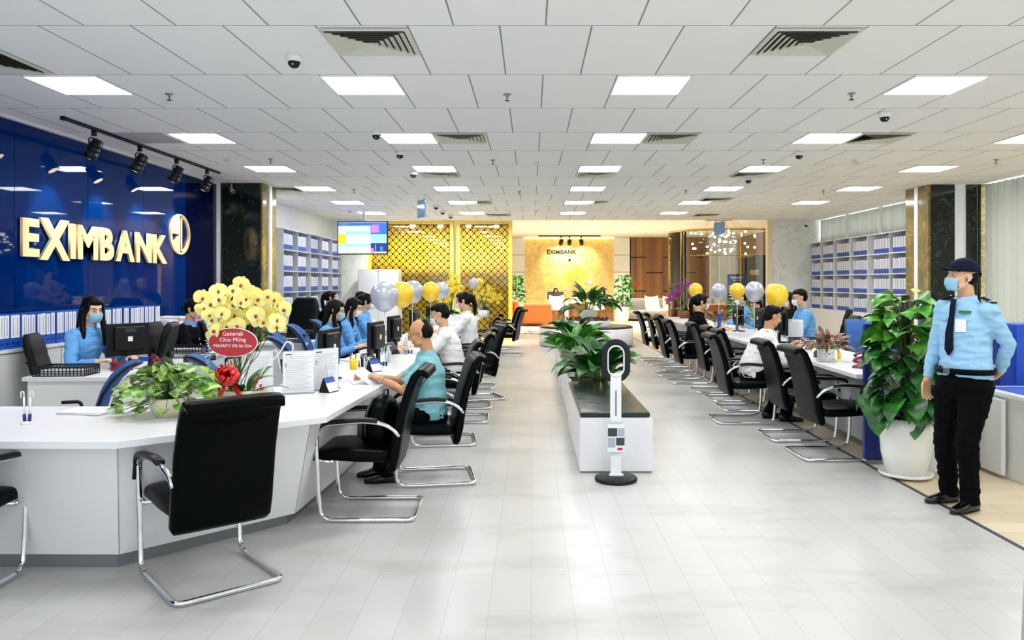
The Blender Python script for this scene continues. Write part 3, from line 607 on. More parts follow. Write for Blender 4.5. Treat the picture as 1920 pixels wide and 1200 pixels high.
for i, (x, y, a, l) in enumerate([(2.66, 6.95, -88, 'black visitor chair nearest the camera in the right row, beside the navy board'), (2.64, 7.76, -90, 'black visitor chair second nearest in the right row'), (2.34, 8.7, -90, 'black visitor chair under the customer in the white shirt'), (2.62, 9.5, -92, 'black visitor chair behind the customer in white, right row'),
     (2.66, 10.25, -90, 'black visitor chair fifth nearest in the right row'), (2.62, 11.05, -90, 'black visitor chair next to the seated woman in black, nearer side'), (2.45, 12.05, -90, 'black visitor chair under the seated woman in black'), (2.4, 12.95, -90, 'black visitor chair next beyond the woman in black'), (2.6, 13.75, -91, 'black visitor chair third from the far end of the right row'),
     (2.5, 14.6, -92, 'black visitor chair second from the far end of the right row'), (2.45, 15.5, -90, 'last black visitor chair at the far end of the right row')]): vchair(x, y, a, l, GR)
# swivel chairs
def starbase(t, m='black_plastic', r=.3):
    for k in range(5):
        a = 2*PI*k/5; c, s = math.cos(a), math.sin(a)
        q = MB().use(m); q.loft([(c*.03,s*.03,.1),(c*r,s*r,.075)], [(.022,.02),(.014,.012)], ref=(0,0,1), seg=8); lg = q.obj('leg', t)
        q = MB().use('black_plastic'); q.cyl((c*r-s*.02,s*r+c*.02,.03),(c*r+s*.02,s*r-c*.02,.03),.029,12); q.obj('caster', lg)
    MB().use('dark_grey').cyl((0,0,.1),(0,0,.4),.028,12).obj('gas_lift', t)
def exec_chair():
    t = empty('executive_chair', '', 'office chair'); starbase(t)
    q = MB().use('green_leather'); q.loft([(0,-.24,.47),(0,-.15,.46),(0,.1,.46),(0,.22,.455),(0,.27,.44)], [(.22,.03),(.26,.05),(.26,.055),(.25,.045),(.22,.02)], ref=(1,0,0), seg=24, ex=4); q.obj('seat', t)
    q = MB().use('green_leather'); pts = []; rr = []
    for k in range(19):
        u = k/18; z = .42+.7*u; pts.append((0,-.22-.16*u**1.2, z)); rr.append((.245-.02*u-(.06*max(0,u-.85)/.15), .045-.006*(k % 4 == 0)-.02*(u > .97)))
    q.loft(pts, rr, ref=(1,0,0), seg=24, ex=4); q.obj('backrest', t)
    for s in (-1,1): q = MB().use('black_plastic'); q.tube(fillet([(s*.26,-.15,.45),(s*.3,-.12,.66),(s*.3,.16,.68),(s*.27,.15,.45)], .07), .018, 8); q.obj('armrest', t)
    return t
def task_chair():
    t = empty('task_chair', '', 'office chair'); starbase(t)
    q = MB().use('black_leather'); q.loft([(0,-.22,.47),(0,-.1,.46),(0,.12,.46),(0,.25,.44)], [(.2,.02),(.24,.035),(.24,.035),(.2,.015)], ref=(1,0,0), seg=20, ex=3); q.obj('seat', t)
    q = MB().use('blue_fabric'); pts = [(0,-.15,.5),(0,-.19,.62),(0,-.23,.75),(0,-.30,.87),(0,-.38,.95),(0,-.45,.985)]
    def f(u, v):
        k = v*5; i = min(int(k),4); fr = k-i; a, c = V(pts[i]), V(pts[i+1]); p = a.lerp(c, fr); wd = .17+.035*math.sin(PI*v); x = (u-.5)*2
        return (x*wd, p.y+.06*x*x, p.z)
    q.grid(f, 12, 20); bo = q.obj('backrest', t); so = bo.modifiers.new('solid','SOLIDIFY'); so.thickness = .025; so.offset = 0
    q = MB().use('black_plastic'); q.tube([f(0,k/12) for k in range(13)]+[f(k/8,1) for k in range(1,9)]+[f(1,1-k/12) for k in range(1,13)]+[f(1-k/8,0) for k in range(1,8)], .013, 8, closed=True); q.obj('back_frame', t)
    q = MB().use('black_plastic'); q.tube(fillet([(0,0,.43),(0,-.22,.43),(0,-.25,.66)], .06), .02, 8); q.obj('back_bracket', t)
    for s in (-1,1): q = MB().use('black_plastic'); q.tube(fillet([(s*.22,.0,.45),(s*.28,-.02,.5),(s*.28,-.02,.66),(s*.28,.12,.66)], .04), .014, 8); q.obj('armrest', t)
    return t
EX = exec_chair(); TK = task_chair()
def place(P, st, x, y, deg, label, group, sc=1):
    if not st[0]: P.location = (x,y,0); P.rotation_euler = (0,0,math.radians(deg)); P['label'] = label; P['group'] = group; P.scale = (sc,)*3; st[0] = True; return P
    return dup(P, (x,y,0), math.radians(deg), label, group, scale=sc)
e0 = [False]
t = place(EX, e0, -4.33, 7.38, -75, 'black leather chair of the long haired woman at the near left desk', 'executive chairs', .95)
q = MB().use('dark_grey'); q.ell((0,-.36,.78), (.035,.03,.035), 14, 8); q.obj('lumbar_knob', t)
for x, y, a, l, sc in [(-4.15, 8.15, 100, 'dark green black high backed chair behind the monitor of the left desk', 1.0), (-4.2, 9.35, -95, 'black chair of the woman in the dark suit', .95), (-3.75, 9.75, -60, 'grey black chair beside the yellow orchids', .95), (-3.9, 12.6, 160, 'large black executive chair below the grey filing shelf', 1.15), (-3.55, 13.9, -100, 'black chair of the staff at the back left', 1),
    (4.75, 12.6, 60, 'black swivel chair before the right filing shelf', 1), (4.35, 11.3, 90, 'black swivel chair of the masked man at the right counter', .95), (5.3, 7.6, 150, 'black leather chair behind the guard', 1.1), (4.4, 14.4, 90, 'black swivel chair at the far right counter', 1)]: place(EX, e0, x, y, a, l, 'executive chairs', sc)
e1 = [False]
for x, y, a, l, sc in [(-3.35, 5.75, 118, 'blue and black task chair just behind the near counter, left', .95), (-2.33, 6.35, -70, 'blue task chair behind the pothos and orchid pots', .97), (-2.25, 8.0, -72, 'blue task chair behind the red oval sign', 1.0), (-2.62, 9.0, -80, 'blue task chair of the long haired staff woman', 1.0), (-2.8, 11.5, -85, 'blue task chair of the ponytailed staff woman', 1.0), (-2.75,10.2,-85,'blue task chair between the seated staff women',1.0),
    (4.12, 9.5, 170, 'blue task chair behind the red leaved plant', 1.08), (3.75, 8.5, 120, 'blue task chair behind the big potted plant', .98), (4.3, 13.3, 90, 'blue task chair at the far right counter', 1), (-2.75, 5.3, 80, 'blue chair tucked under the near counter', .9)][:9]: place(TK, e1, x, y, a, l, 'blue task chairs', sc)

# ------------------------------------------------------------------ benches and round seat in the middle
for i, (y0, y1, x0, x1, l) in enumerate([(6.31, 8.33, .393, .985, 'white bench with black leather top nearest the camera'), (8.72, 10.9, .42, 1.0, 'second white bench with black leather top'), (11.3, 13.3, .44, 1.0, 'third white bench with black leather top'), (13.7, 15.4, .47, 1.02, 'farthest white bench in the middle row')]):
    t = empty('bench', l, 'bench', ((x0+x1)/2, (y0+y1)/2, 0), 0, 'benches down the middle of the hall'); a, c = (x1-x0)/2, (y1-y0)/2
    MB().use('white_lam').box(-a, a, -c, c, .012, .445).obj('box_base', t, bevel=.004); MB().use('kick').box(-a+.01, a-.01, -c+.01, c-.01, 0, .012).obj('plinth', t)
    q = MB().use('bench_leather'); q.box(-a+.005, a-.02, -c+.005, c-.01, .445, .487, bev=.014); q.obj('cushion', t)
# planters between benches
def planter(x, y, label):
    t = empty('planter_box', label, 'planter', (x, y, 0), 0, 'planter boxes between the benches')
    MB().use('white_lam').box(-.29, .29, -.19, .19, .0, .47).obj('box_base', t, bevel=.004)
    MB().use('soil').box(-.26, .26, -.16, .16, .45, .475).obj('soil', t); return t
for y, l in ((8.525, 'white planter box between the first and second benches'), (11.1, 'white planter box between the second and third benches'), (13.5, 'white planter box between the third and fourth benches')): planter(.7, y, l)
t = empty('round_bench', 'low round white bench ring with a planter in its centre', 'bench', (1.35, 19.2, 0))
MB().use('white_lam').lathe([(1.15,.02),(1.15,.44),(.55,.44)], seg=64).obj('ring_base', t); MB().use('kick').lathe([(1.12,0),(1.12,.02)], seg=64).obj('plinth', t)
MB().use('bench_leather').lathe([(1.14,.44),(1.15,.47),(1.1,.49),(.66,.49),(.64,.47),(.64,.44)], seg=64).obj('cushion', t); MB().use('white_lam').lathe([(.6,.4),(.6,.62),(.55,.62),(.55,.58)], seg=48).obj('planter_wall', t)
MB().use('soil').lathe([(.56,.56),(0,.57)], seg=32).obj('soil', t)
# face-recognition style stand in front of the bench
t = empty('kiosk_stand', 'white oval topped stand on a round black base before the nearest bench', 'stand', (.66, 6.07, 0))
MB().use('black_plastic').lathe([(.16,0),(.165,.008),(.165,.026),(.15,.036),(0,.038)], seg=48).obj('base', t); MB().use('white_plastic').box(-.055,.055,-.03,.0,.038,.055,bev=.004).obj('foot_plate', t)
MB().use('white_plastic').box(-.043, .043, -.0, .035, .04, .83, bev=.006).obj('pole', t)
q = MB().use('dark_grey'); q.box(-.004,.004,-.0025,.0,.5,.7); q.obj('light_slot', t)
def oval(a, h, r, n=14):
    pts = []
    for k in range(n+1): th = PI*k/n; pts.append((r*math.cos(th), 0, h/2-r+r*math.sin(th)))
    for k in range(n+1): th = PI+PI*k/n; pts.append((r*math.cos(th), 0, -h/2+r+r*math.sin(th)))
    return [V(p)+V((0,a,0)) for p in pts]
q = MB().use('black_plastic'); q.loft([p+V((0,.018,.93)) for p in oval(0,.29,.088)], (.014,.026), ref=(0,1,0), seg=12, ex=4, closed=True); hd = q.obj('oval_frame', t)
q = MB().use('white_plastic'); q.loft([p+V((0,-.002,.93)) for p in oval(0,.235,.062)], (.01,.006), ref=(0,1,0), seg=10, closed=True); q.obj('light_ring', hd)
q = MB().use('acrylic'); q.box(-.07,.07,-.012,-.008,.2,.46); pn = q.obj('leaflet_holder', t)
q = MB().use('paper'); q.box(-.066,.066,-.016,-.013,.225,.44); q.use('photo_dark'); q.box(-.064,.008,-.0175,-.016,.345,.41); q.box(.0,.064,-.0175,-.016,.275,.335); q.use('photo_pale'); q.box(.012,.064,-.0175,-.016,.345,.41); q.box(-.064,-.006,-.0175,-.016,.26,.335); q.use('red_print'); q.box(.01,.05,-.0175,-.016,.238,.258); q.obj('leaflet', pn)

# ------------------------------------------------------------------ bank sign
def sign_letters(word, parent, y0, zc, h, m, ext, sx, gap, x, off=.03, rotz=PI/2):
    y = y0
    for ch in word:
        s = h/.73; o = text(ch, 'letter', s, m, None, (0,0,0), (0,0,0), ext, off, 'LEFT', 1)
        xs = [v.co.x for v in o.data.vertices]; ys_ = [v.co.y for v in o.data.vertices]; w0 = max(xs)-min(xs); h0 = max(ys_)-min(ys_); mn = min(xs); my = min(ys_)
        hh = h*(1.13 if ch == 'X' else 1); ww = w0*sx*(1.08 if ch == 'X' else 1); 
        o.parent = parent; o.scale = (ww/w0, hh/h0, 1); o.rotation_euler = (PI/2, 0, rotz)
        if ch == 'X': y -= .04
        o.location = (x, y-mn*ww/w0, zc-hh/2-my*hh/h0) if rotz else (y-mn*ww/w0, x, zc-hh/2-my*hh/h0)
        y += ww+gap-(.04 if ch == 'X' else 0)
    return y
t = empty('bank_sign', 'large pale gold raised bank name lettering and round emblem on the blue glass wall', 'sign', (-5.25, 7.98, 1.8)); 
sign_letters('EXIMBANK', t, 0, .21, .40, 'sign_gold', .014, 1.07, .045, .03, .02)
q = MB().use('sign_gold'); R = .30; C0 = 3.63; Z0 = .46
def sector(r0, r1, a0, a1, x0=0, x1=.03, n=24):
    pts = [(r1*math.cos(a0+(a1-a0)*k/n), r1*math.sin(a0+(a1-a0)*k/n)) for k in range(n+1)] + [(r0*math.cos(a1-(a1-a0)*k/n), r0*math.sin(a1-(a1-a0)*k/n)) for k in range(n+1)]
    return pts
def ringY(r0, r1, a0, a1, n=32):
    for k in range(n):
        c = [(r, a0+(a1-a0)*(k+j)/n) for j in (0,1) for r in (r0, r1)]
        p = [(C0+r*math.cos(a)*1.1, Z0+r*math.sin(a)) for r, a in c]
        vs = [(x, y, z) for x in (0,.03) for (y, z) in (p[0],p[1],p[3],p[2])]
        q.add(vs, [(4,5,6,7),(3,2,1,0),(0,1,5,4),(1,2,6,5),(2,3,7,6),(3,0,4,7)])
ringY(.25, R, 0, 2*PI, 48); ringY(0.001, .255, PI/2, PI, 20); ringY(0.001, .255, PI*1.18, PI*1.5, 16)
q.box(0, .03, C0-.02, C0+.05, Z0-.27, Z0+.27); q.obj('emblem', t)
# ------------------------------------------------------------------ ceiling-hung screen
t = empty('wall_screen', 'flat television showing blue and lavender panels, hung left of the golden screen', 'television', (-3.9, 18.0, 2.575)); t.rotation_euler = (0,0,math.radians(-6))
MB().use('black_plastic').box(-.6, .6, 0, .05, -.385, .385, bev=.008).obj('housing', t)
q = MB(); q.use('tv_lav').box(-.575,.575,-.004,0,-.36,.36)
for m_, x0, x1, z0, z1 in (('tv_blue',-.575,.2,.28,.35),('tv_blue',.2,.575,.08,.35),('tv_cyan',-.4,.2,.07,.15),('tv_cyan',-.575,.2,-.2,-.14),('tv_orange',-.575,-.4,-.14,.1),('tv_pink',.22,.4,.12,.3),('tv_cyan',.2,.575,-.1,.08),('tv_dark',.2,.575,-.32,-.12),('tv_pink',.2,.27,-.36,-.24),('tv_cyan',.3,.33,-.3,-.15),('tv_cyan',.42,.5,-.3,-.2),('paper',-.5,-.38,.3,.335)): q.use(m_).box(x0,x1,-.007,-.004,z0,z1)
q.obj('display', t); q = MB().use('white_plastic'); q.box(-.08,.08,.05,.09,-.1,.1); q.box(-.03,.03,.09,.12,-.1,.62); q.obj('ceiling_mount', t)
# tall grey cabinet behind the left staff
t = empty('tall_cabinet', 'tall pale grey two door cabinet against the golden screen', 'cabinet', (-3.9, 20.1, 0)); MB().use('grey_panel').box(-.52,.52,-.22,.25,0,1.88,bev=.004).obj('carcass', t)
for s in (-1,1): d = MB().use('shelf_grey').box(min(s*.005,s*.51),max(s*.005,s*.51),-.24,-.221,.05,1.85,bev=.003).obj('door', t); MB().use('steel').box(s*.05-.008,s*.05+.008,-.255,-.24,.95,1.1).obj('handle', d)
MB().use('deep_blue').prism([(-.1,-.25),(.1,-.25),(.02,-.24)], 1.84, 1.845).obj('blue_tag', t)

# ------------------------------------------------------------------ golden lattice screen
def lattice(x0, x1, z0, z1, y, label):
    t = empty('lattice_screen', label, 'screen', ((x0+x1)/2, y, 0), 0, 'golden lattice screens'); W = (x1-x0)/2
    q = MB().use('screen_gold'); p = .184; r = p*.5; th = .0125; hw = W-.1; n = 16
    nx = int(2*hw/p)+2; nz = int((z1-z0)/p)+2
    def seg_(a, b_):
        d = (b_-a); nn = V((-d.z,0,d.x)).normalized()*th
        vs = [a-nn, b_-nn, b_+nn, a+nn]; vs = vs+[v+V((0,.03,0)) for v in vs]
        q.add(vs, [(0,1,2,3),(7,6,5,4),(0,4,5,1),(3,2,6,7)])
    def inside(v): return -hw <= v.x <= hw and z0+.1 <= v.z <= z1-.1
    for off in (0, p/2):
        for i in range(-1, nx+1):
            for j in range(-1, nz+1):
                c = V((-hw+i*p+off, ((i*5+j*3+(4 if off else 0))%9)*.0015, z0+.1+j*p+off))
                for k in range(n):
                    a = c+V((r*math.cos(2*PI*k/n), 0, r*math.sin(2*PI*k/n))); e = c+V((r*math.cos(2*PI*(k+1)/n), 0, r*math.sin(2*PI*(k+1)/n)))
                    if inside(a) and inside(e): seg_(a, e)
    q.obj('lattice', t)
    q = MB().use('gold_frame'); q.box(-W, -W+.1, -.02, .05, z0, z1); q.box(W-.1, W, -.02, .05, z0, z1); q.box(-W+.1, W-.1, -.02, .05, z0, z0+.1); q.box(-W+.1, W-.1, -.02, .05, z1-.1, z1); q.obj('frame', t)
    MB().use('screen_back').box(-W, W, .12, .14, z0, z1).obj('backing_panel', t)
    MB().use('screen_glass').box(-W+.1, W-.1, -.03, -.022, z0+.1, z1-.1).obj('glass_sheet', t)
lattice(-4.36, -2.08, 0, CEIL-.01, 20.86, 'golden lattice screen panel on the left, partly behind the television')
lattice(-2.0, -.51, 0, CEIL-.01, 20.86, 'golden lattice screen panel on the right, next to the lounge')
# ------------------------------------------------------------------ people
def ik(Sh, W, a, b, pole):
    d = W-Sh; L = min(max(d.length, abs(a-b)+.01), (a+b)*.998); dr = d.normalized(); W = Sh+dr*L
    x = (a*a-b*b+L*L)/(2*L); h = math.sqrt(max(a*a-x*x, 0)); pv = pole-dr*pole.dot(dr); pv.normalize()
    return Sh+dr*x+pv*h, W
def hand(mb, W, d, n, ts, curl=.35, sc=1, spread=1.0, thumb=.5):
    d = d.normalized(); n = (n-d*n.dot(d)).normalized(); s = d.cross(n)
    mb.loft([W-d*.02*sc, W+d*.01*sc, W+d*.05*sc, W+d*.092*sc], [(.024*sc,.018*sc),(.029*sc,.017*sc),(.041*sc,.016*sc),(.039*sc,.012*sc)], ref=tuple(s), seg=14, ex=3)
    for i, L in enumerate((.070,.080,.074,.058)):
        o = (i-1.5)*ts*-1; p = W+d*(.084-.004*abs(i-1.2))*sc+s*o*.0205*sc; dd = (d+s*o*.07*spread).normalized(); pts = [p-dd*.02*sc, p]; c = curl*(1+.12*i)
        for j, f in enumerate((.45,.31,.24)):
            dd = (dd*math.cos(c)+n*math.sin(c)).normalized(); nn = n-dd*n.dot(dd); n2 = nn.normalized() if nn.length > 1e-3 else n
            p = p+dd*L*f*sc; pts.append(p)
        # progressive curl about s
        pts = pts[:2]; q = p0 = W+d*.088*sc+s*o*.0205*sc; a = 0
        for j, f in enumerate((.45,.31,.24)):
            a += c; dd = (d*math.cos(a)+n*math.sin(a)+s*o*.07*spread).normalized(); q = q+dd*L*f*sc; pts.append(q)
        mb.loft(pts, [.0092*sc,.0092*sc,.0086*sc,.0078*sc,.0058*sc], ref=tuple(s), seg=8); mb.ell(tuple(pts[-1]), .0064*sc, 8, 6)
    p = W+d*.022*sc+s*ts*.024*sc; d1 = (d*.62+s*ts*.65+n*thumb).normalized(); p1 = p+d1*.042*sc; d2 = (d*.85+s*ts*.25+n*thumb).normalized(); p2 = p1+d2*.03*sc; p3 = p2+(d2+n*.2).normalized()*.024*sc
    mb.loft([p, p1, p2, p3], [.0145*sc,.0115*sc,.0098*sc,.0068*sc], ref=tuple(s), seg=8); mb.ell(tuple(p3), .007*sc, 8, 6)
from mathutils import noise as NZ
def wrinkle(o, amp, f):
    me = o.data; seed_ = random.random()*50
    for v in me.vertices:
        c = v.co; n1 = NZ.noise(V((c.x*f+seed_, c.y*f, c.z*f*1.6))); n2 = NZ.noise(V((c.x*f*.5, c.y*f*.5+seed_, c.z*f*2.6)))
        v.co = c + v.normal*amp*((1-abs(n1)*2.6)*.6 + n2*.9 - .25)
    me.update()
def remesh(o, vox, sm=2, keep=None):
    r = o.modifiers.new('remesh', 'REMESH'); r.mode = 'VOXEL'; r.voxel_size = vox; r.use_smooth_shade = True
    if sm: s = o.modifiers.new('smooth', 'SMOOTH'); s.iterations = sm; s.factor = .5
    dg = bpy.context.evaluated_depsgraph_get(); me = bpy.data.meshes.new_from_object(o.evaluated_get(dg)); me.name = o.name
    mats = [m for m in o.data.materials]; o.modifiers.clear(); old = o.data; o.data = me
    me.materials.clear(); [me.materials.append(m) for m in mats]
    me.polygons.foreach_set('material_index', [0]*len(me.polygons)); me.polygons.foreach_set('use_smooth', [True]*len(me.polygons)); return o
def person(label, loc, deg, lean=6, hipz=.5, hands=None, poles=None, head=(0,0), shirt='shirt_staff', sleeve='long', pants='trousers', hair='short', mask=None, glasses=False,
           skin='skin', sc=1.0, fem=False, near=0, stand=False, girth=1.0, handn=None, handd=None, curls=(.35,.35), tie=None, jacket=False, feet=None, neck_f=.03, collar=None, hairm='hair', legs=True, shift=0):
    root = empty('person', label, 'person', loc, math.radians(deg), None, sc); vox = (.014, .0095, .0055)[near]
    b = MB().use(skin); Rl = Matrix.Rotation(-math.radians(lean), 3, 'X')
    hip = V((0, shift, hipz)); up = Rl @ V((0,0,1)); g = girth; wf = .9 if fem else 1.0
    T = .47 if not stand else .52
    hipz = hipz-(0 if stand else .06)
    spine = [hip + V((0,.0,0)), hip+V((0,-.01,.12)), hip+V((0,-.005,.12))+up*.12, hip+V((0,0,.12))+up*.26, hip+V((0,0,.12))+up*(T-.15), hip+V((0,0,.12))+up*(T-.09), hip+V((0,0,.12))+up*(T-.045)]
    tr = [(.165*wf*g,.12*g),(.15*wf*g,.118*g),(.142*wf*g,.112*g*(.9 if fem else 1)),(.165*wf*(.5+.5*g),.118*(.5+.5*g)),(.172*wf,.10),(.13*wf,.08),(.07,.06)]
    nb = hip+V((0,0,.12))+up*(T-.06); hc = nb+up*.02+V((0,neck_f+.02,.155)); yaw, pit = head
    H = Matrix.Rotation(math.radians(yaw), 3, 'Z') @ Matrix.Rotation(math.radians(pit), 3, 'X')
    h = lambda x, y, z: hc + H @ V((x, y, z))
    def E(mb, x, y, z, rx, ry, rz, seg=16, rings=10): mb.ell(h(x,y,z), (rx,ry,rz), seg, rings, R=H)
    b.loft(spine, tr, ref=(1,0,0), seg=20)
    b.loft([nb-up*.03, nb+up*.04, h(0,-.02,-.04), h(0,-.02,0)], [.066,.055,.054,.05], ref=(1,0,0), seg=16)
    E(b,0,-.014,.035,.0755,.094,.085,24,16); E(b,0,.02,-.03,.0615,.068,.08,20,14); E(b,0,.056,-.083,.027,.026,.024); E(b,0,.079,.032,.05,.018,.012)
    b.loft([h(0,.082,.022), h(0,.098,-.005), h(0,.108,-.022)], [(.007,.008),(.010,.010),(.0135,.012)], ref=tuple(H @ V((1,0,0))), seg=10); E(b,0,.105,-.024,.014,.012,.009); 
    for s in (-1,1):
        E(b,s*.013,.097,-.026,.007,.01,.007,8,6); E(b,s*.036,.06,-.026,.024,.024,.026); E(b,s*.079,-.008,-.005,.008,.018,.031,12,8); E(b,s*.077,.0,-.028,.007,.009,.012,8,6)
        E(b,s*.045,.025,-.07,.02,.035,.02)
    # arms
    sh = [V((s*(.178*wf*(.6+.4*g)), 0, 0)) + hip+V((0,0,.12))+up*(T-.125) for s in (-1,1)]
    hands = hands or [(-.2,.4,.25),(.2,.4,.25)]; poles = poles or [(-.5,-.3,-1),(.5,-.3,-1)]
    joints = []
    for k, s in enumerate((-1,1)):
        W = V(hands[k]) if stand else V(hands[k])
        el, W = ik(sh[k], W, .29, .25, V(poles[k])); joints.append((sh[k], el, W))
        b.loft([sh[k]+V((-s*.03,0,.0)), sh[k], sh[k].lerp(el,.5), el, el.lerp(W,.4), W], [.045,.046,.042,.037,.037,.025], ref=(.1,.2,.97), seg=14); b.ell(sh[k], .046); b.ell(el, .039)
        fd = (W-el).normalized(); 
        hd = V(handd[k]) if handd and handd[k] else fd
        hn = V(handn[k]) if handn else V((0,0,-1))
        hand(b, W, hd, hn, s, curls[k], 1.0 if near else 1.08, thumb=.4)
    # legs
    lj = []
    if legs:
      for k, s in enumerate((-1,1)):
        hp = hip+V((s*.09*g, 0, 0))
        if stand: f = V(feet[k]); kn, an = ik(hp, V((f.x, f.y, f.z+.085)), .425, .40, V((0,1,0)))
        else: f = V(feet[k]) if feet else V((s*.12, .40, 0)); kn, an = ik(hp, V((f.x,f.y,f.z+.085)), .43, .40, V((0,.8,.6)))
        lj.append((hp, kn, an))
        b.loft([hp, hp.lerp(kn,.3), hp.lerp(kn,.75), kn, kn.lerp(an,.3), kn.lerp(an,.75), an], [.09,.084,.064,.056,.054,.036,.034], ref=(1,.1,0), seg=12); b.ell(kn, .057)
        b.ell(an+V((0,.03,-.045)), (.026,.05,.02))
    body = remesh(b.obj('body', root), vox, 3 if near else 2)
    # shirt
    c = MB().use(shirt); ins = .014+(.008 if jacket else 0)
    tr2 = [(a+ins+.004, q+ins+.006) for a, q in tr]; tr2[-1] = (.074,.066); sp2 = list(spine)
    if stand: sp2[0] = hip+V((0,0,.03)); tr2[0] = (tr2[0][0]-.002, tr2[0][1]-.002)
    tr2[-1] = (.07,.062); c.loft(sp2, tr2, ref=(1,0,0), seg=22)
    for k, s in enumerate((-1,1)):
        a, e, W = joints[k]; c.ell(a, .066+ins*.3); c.ell(a.lerp(spine[4],.45), (.075,.07,.06))
        if sleeve == 'long': c.loft([a+V((-s*.04,0,0)), a, a.lerp(e,.5), e, e.lerp(W,.45), e.lerp(W,.93)], [.066,.064,.056+ins*.2,.051,.047,.036], ref=(.1,.2,.97), seg=14); c.ell(e, .052)
        else: c.loft([a+V((-s*.04,0,0)), a, a.lerp(e,.45), a.lerp(e,.82)], [.066,.066,.062,.062], ref=(.1,.2,.97), seg=14)
    so = remesh(c.obj('jacket' if jacket else 'shirt', root), max(vox*1.2,.008), 3); wrinkle(so, .0085, 11)
    # collar
    q = MB().use(collar or shirt); cc = nb+up*.014+V((0,.0,.0))
    q.grid(lambda u, v: tuple(cc+V(((.084-.016*v)*math.cos(2*PI*u), (.080-.016*v)*math.sin(2*PI*u)+.004*(1-v), -.02+.048*v-(.034+.006*v)*max(0,math.sin(2*PI*u))**2))), 28, 4)
    for s in (-1,1): q.add([cc+V(p) for p in ((s*.012,.066,.012),(s*.066,.03,.018),(s*.062,.075,-.045),(s*.022,.098,-.05),(s*.012,.074,.006),(s*.07,.03,.012))], [(0,1,2,3),(3,2,5,4)])
    co = q.obj('collar', so); sm = co.modifiers.new('solid','SOLIDIFY'); sm.thickness = .004
    if jacket:
        q = MB().use(collar or 'shirt_white'); q.add([cc+V(p) for p in ((-.035,.07,.0),(.035,.07,0),(.012,.128,-.2),(-.012,.128,-.2))], [(3,2,1,0)]); q.obj('shirt_front', so)
    # trousers
    if legs:
        q = MB().use(pants)
        if stand: q.loft([hip+V((0,0,-.12)), hip+V((0,0,-.04)), hip+V((0,-.004,.05)), hip+V((0,-.01,.10))], [(.15*g,.115*g),(tr[0][0]+.02,tr[0][1]+.018),(tr[1][0]+.02,tr[1][1]+.02),(tr[1][0]+.014,tr[1][1]+.016)], ref=(1,0,0), seg=22)
        else: q.loft([hip+V((0,-.02,-.07)), hip+V((0,-.01,.0)), hip+V((0,-.01,.07))], [(.16*g*wf,.12*g),(tr[0][0]+.014,tr[0][1]+.012),(tr[0][0]+.004,tr[0][1]+.002)], ref=(1,0,0), seg=22)
        for hp, kn, an in lj: q.loft([hp, hp.lerp(kn,.3), hp.lerp(kn,.75), kn, kn.lerp(an,.3), kn.lerp(an,.75), an+V((0,0,-.035))], [.108*(.4+.6*g),.102*(.4+.6*g),.082,.076,.073,.064,.062], ref=(1,.1,0), seg=14); q.ell(kn, .076)
        wrinkle(remesh(q.obj('trousers', root), max(vox*1.2,.008), 3), .009, 10)
        for k, (hp, kn, an) in enumerate(lj):
            fd = V((0,1,0)); ab = an+V((0,0,-.085)); sl = (V((feet[k][3], feet[k][4], 0)).normalized() if feet and len(feet[k]) > 3 else fd)
            q = MB().use('shoe'); sd = sl.cross(V((0,0,1))); P = lambda f_, z: ab+sl*f_+V((0,0,z))
            q.loft([P(-.075,.03),P(-.06,.042),P(0,.045),P(.05,.04),P(.1,.03),P(.16,.024),P(.195,.018)], [(.022,.02),(.036,.04),(.04,.044),(.043,.038),(.047,.029),(.04,.022),(.018,.012)], ref=tuple(sd), seg=16, ex=2.6); q.loft([P(-.07,.006),P(0,.006),P(.1,.006),P(.19,.006)], [(.03,.006),(.036,.006),(.046,.006),(.025,.006)], ref=tuple(sd), seg=14, ex=3)
            shoe = q.obj('shoe', root)
            if near: q = MB().use('black_plastic'); [q.tube([P(.045+.016*i,.083-.009*i)+sd*.018, P(.053+.016*i,.087-.009*i), P(.045+.016*i,.083-.009*i)-sd*.018], .0025, 6) for i in range(4)]; q.obj('laces', shoe)
    # eyes
    for s in (-1,1):
        q = MB().use('eye_white'); q.ell(h(s*.031,.0755,.008), (.0125,.0125,.0085) if near else (.013,.013,.008), 12, 8, R=H); q.use('iris'); q.ell(h(s*.031,.0832,.006), (.0068,.006,.0072), 10, 6, R=H); q.obj('eye', root)
    for s in (-1,1): MB().use('brows').loft([h(s*.014,.0925,.028), h(s*.032,.0905,.034), h(s*.052,.076,.029)], [.0028,.0036,.0018], seg=6).obj('eyebrow', root)
    if not mask: q = MB().use('lips'); q.loft([h(-.022,.077,-.058), h(0,.087,-.055), h(.022,.077,-.058)], [.002,.0042,.002], seg=8); q.loft([h(-.02,.077,-.060), h(0,.086,-.063), h(.02,.077,-.060)], [.002,.0048,.002], seg=8); q.obj('mouth', root)
    # hair
    q = MB().use(hairm); hm = max(vox*.8,.005)
    if hair == 'bald': E(q,0,-.05,.015,.0835,.066,.078); E(q,0,-.045,.05,.062,.06,.068); [E(q,s*.064,-.045,.0,.014,.03,.05) for s in (-1,1)]
    elif hair == 'under_cap': E(q,0,-.04,.0,.079,.075,.07)
    else:
        E(q,0,-.026,.048,.0825,.094,.084); E(q,0,-.05,.01,(.0765 if hair == 'short' else .0815),.07,.084); 
        if hair == 'short': E(q,0,.015,.085,.068,.072,.045); E(q,.006,.05,.088,.056,.036,.03); E(q,0,.06,.074,.046,.026,.018)
        else: E(q,0,.012,.08,.071,.077,.044); [E(q,s*.068,.02,.03,.016,.045,.06) for s in (-1,1)]
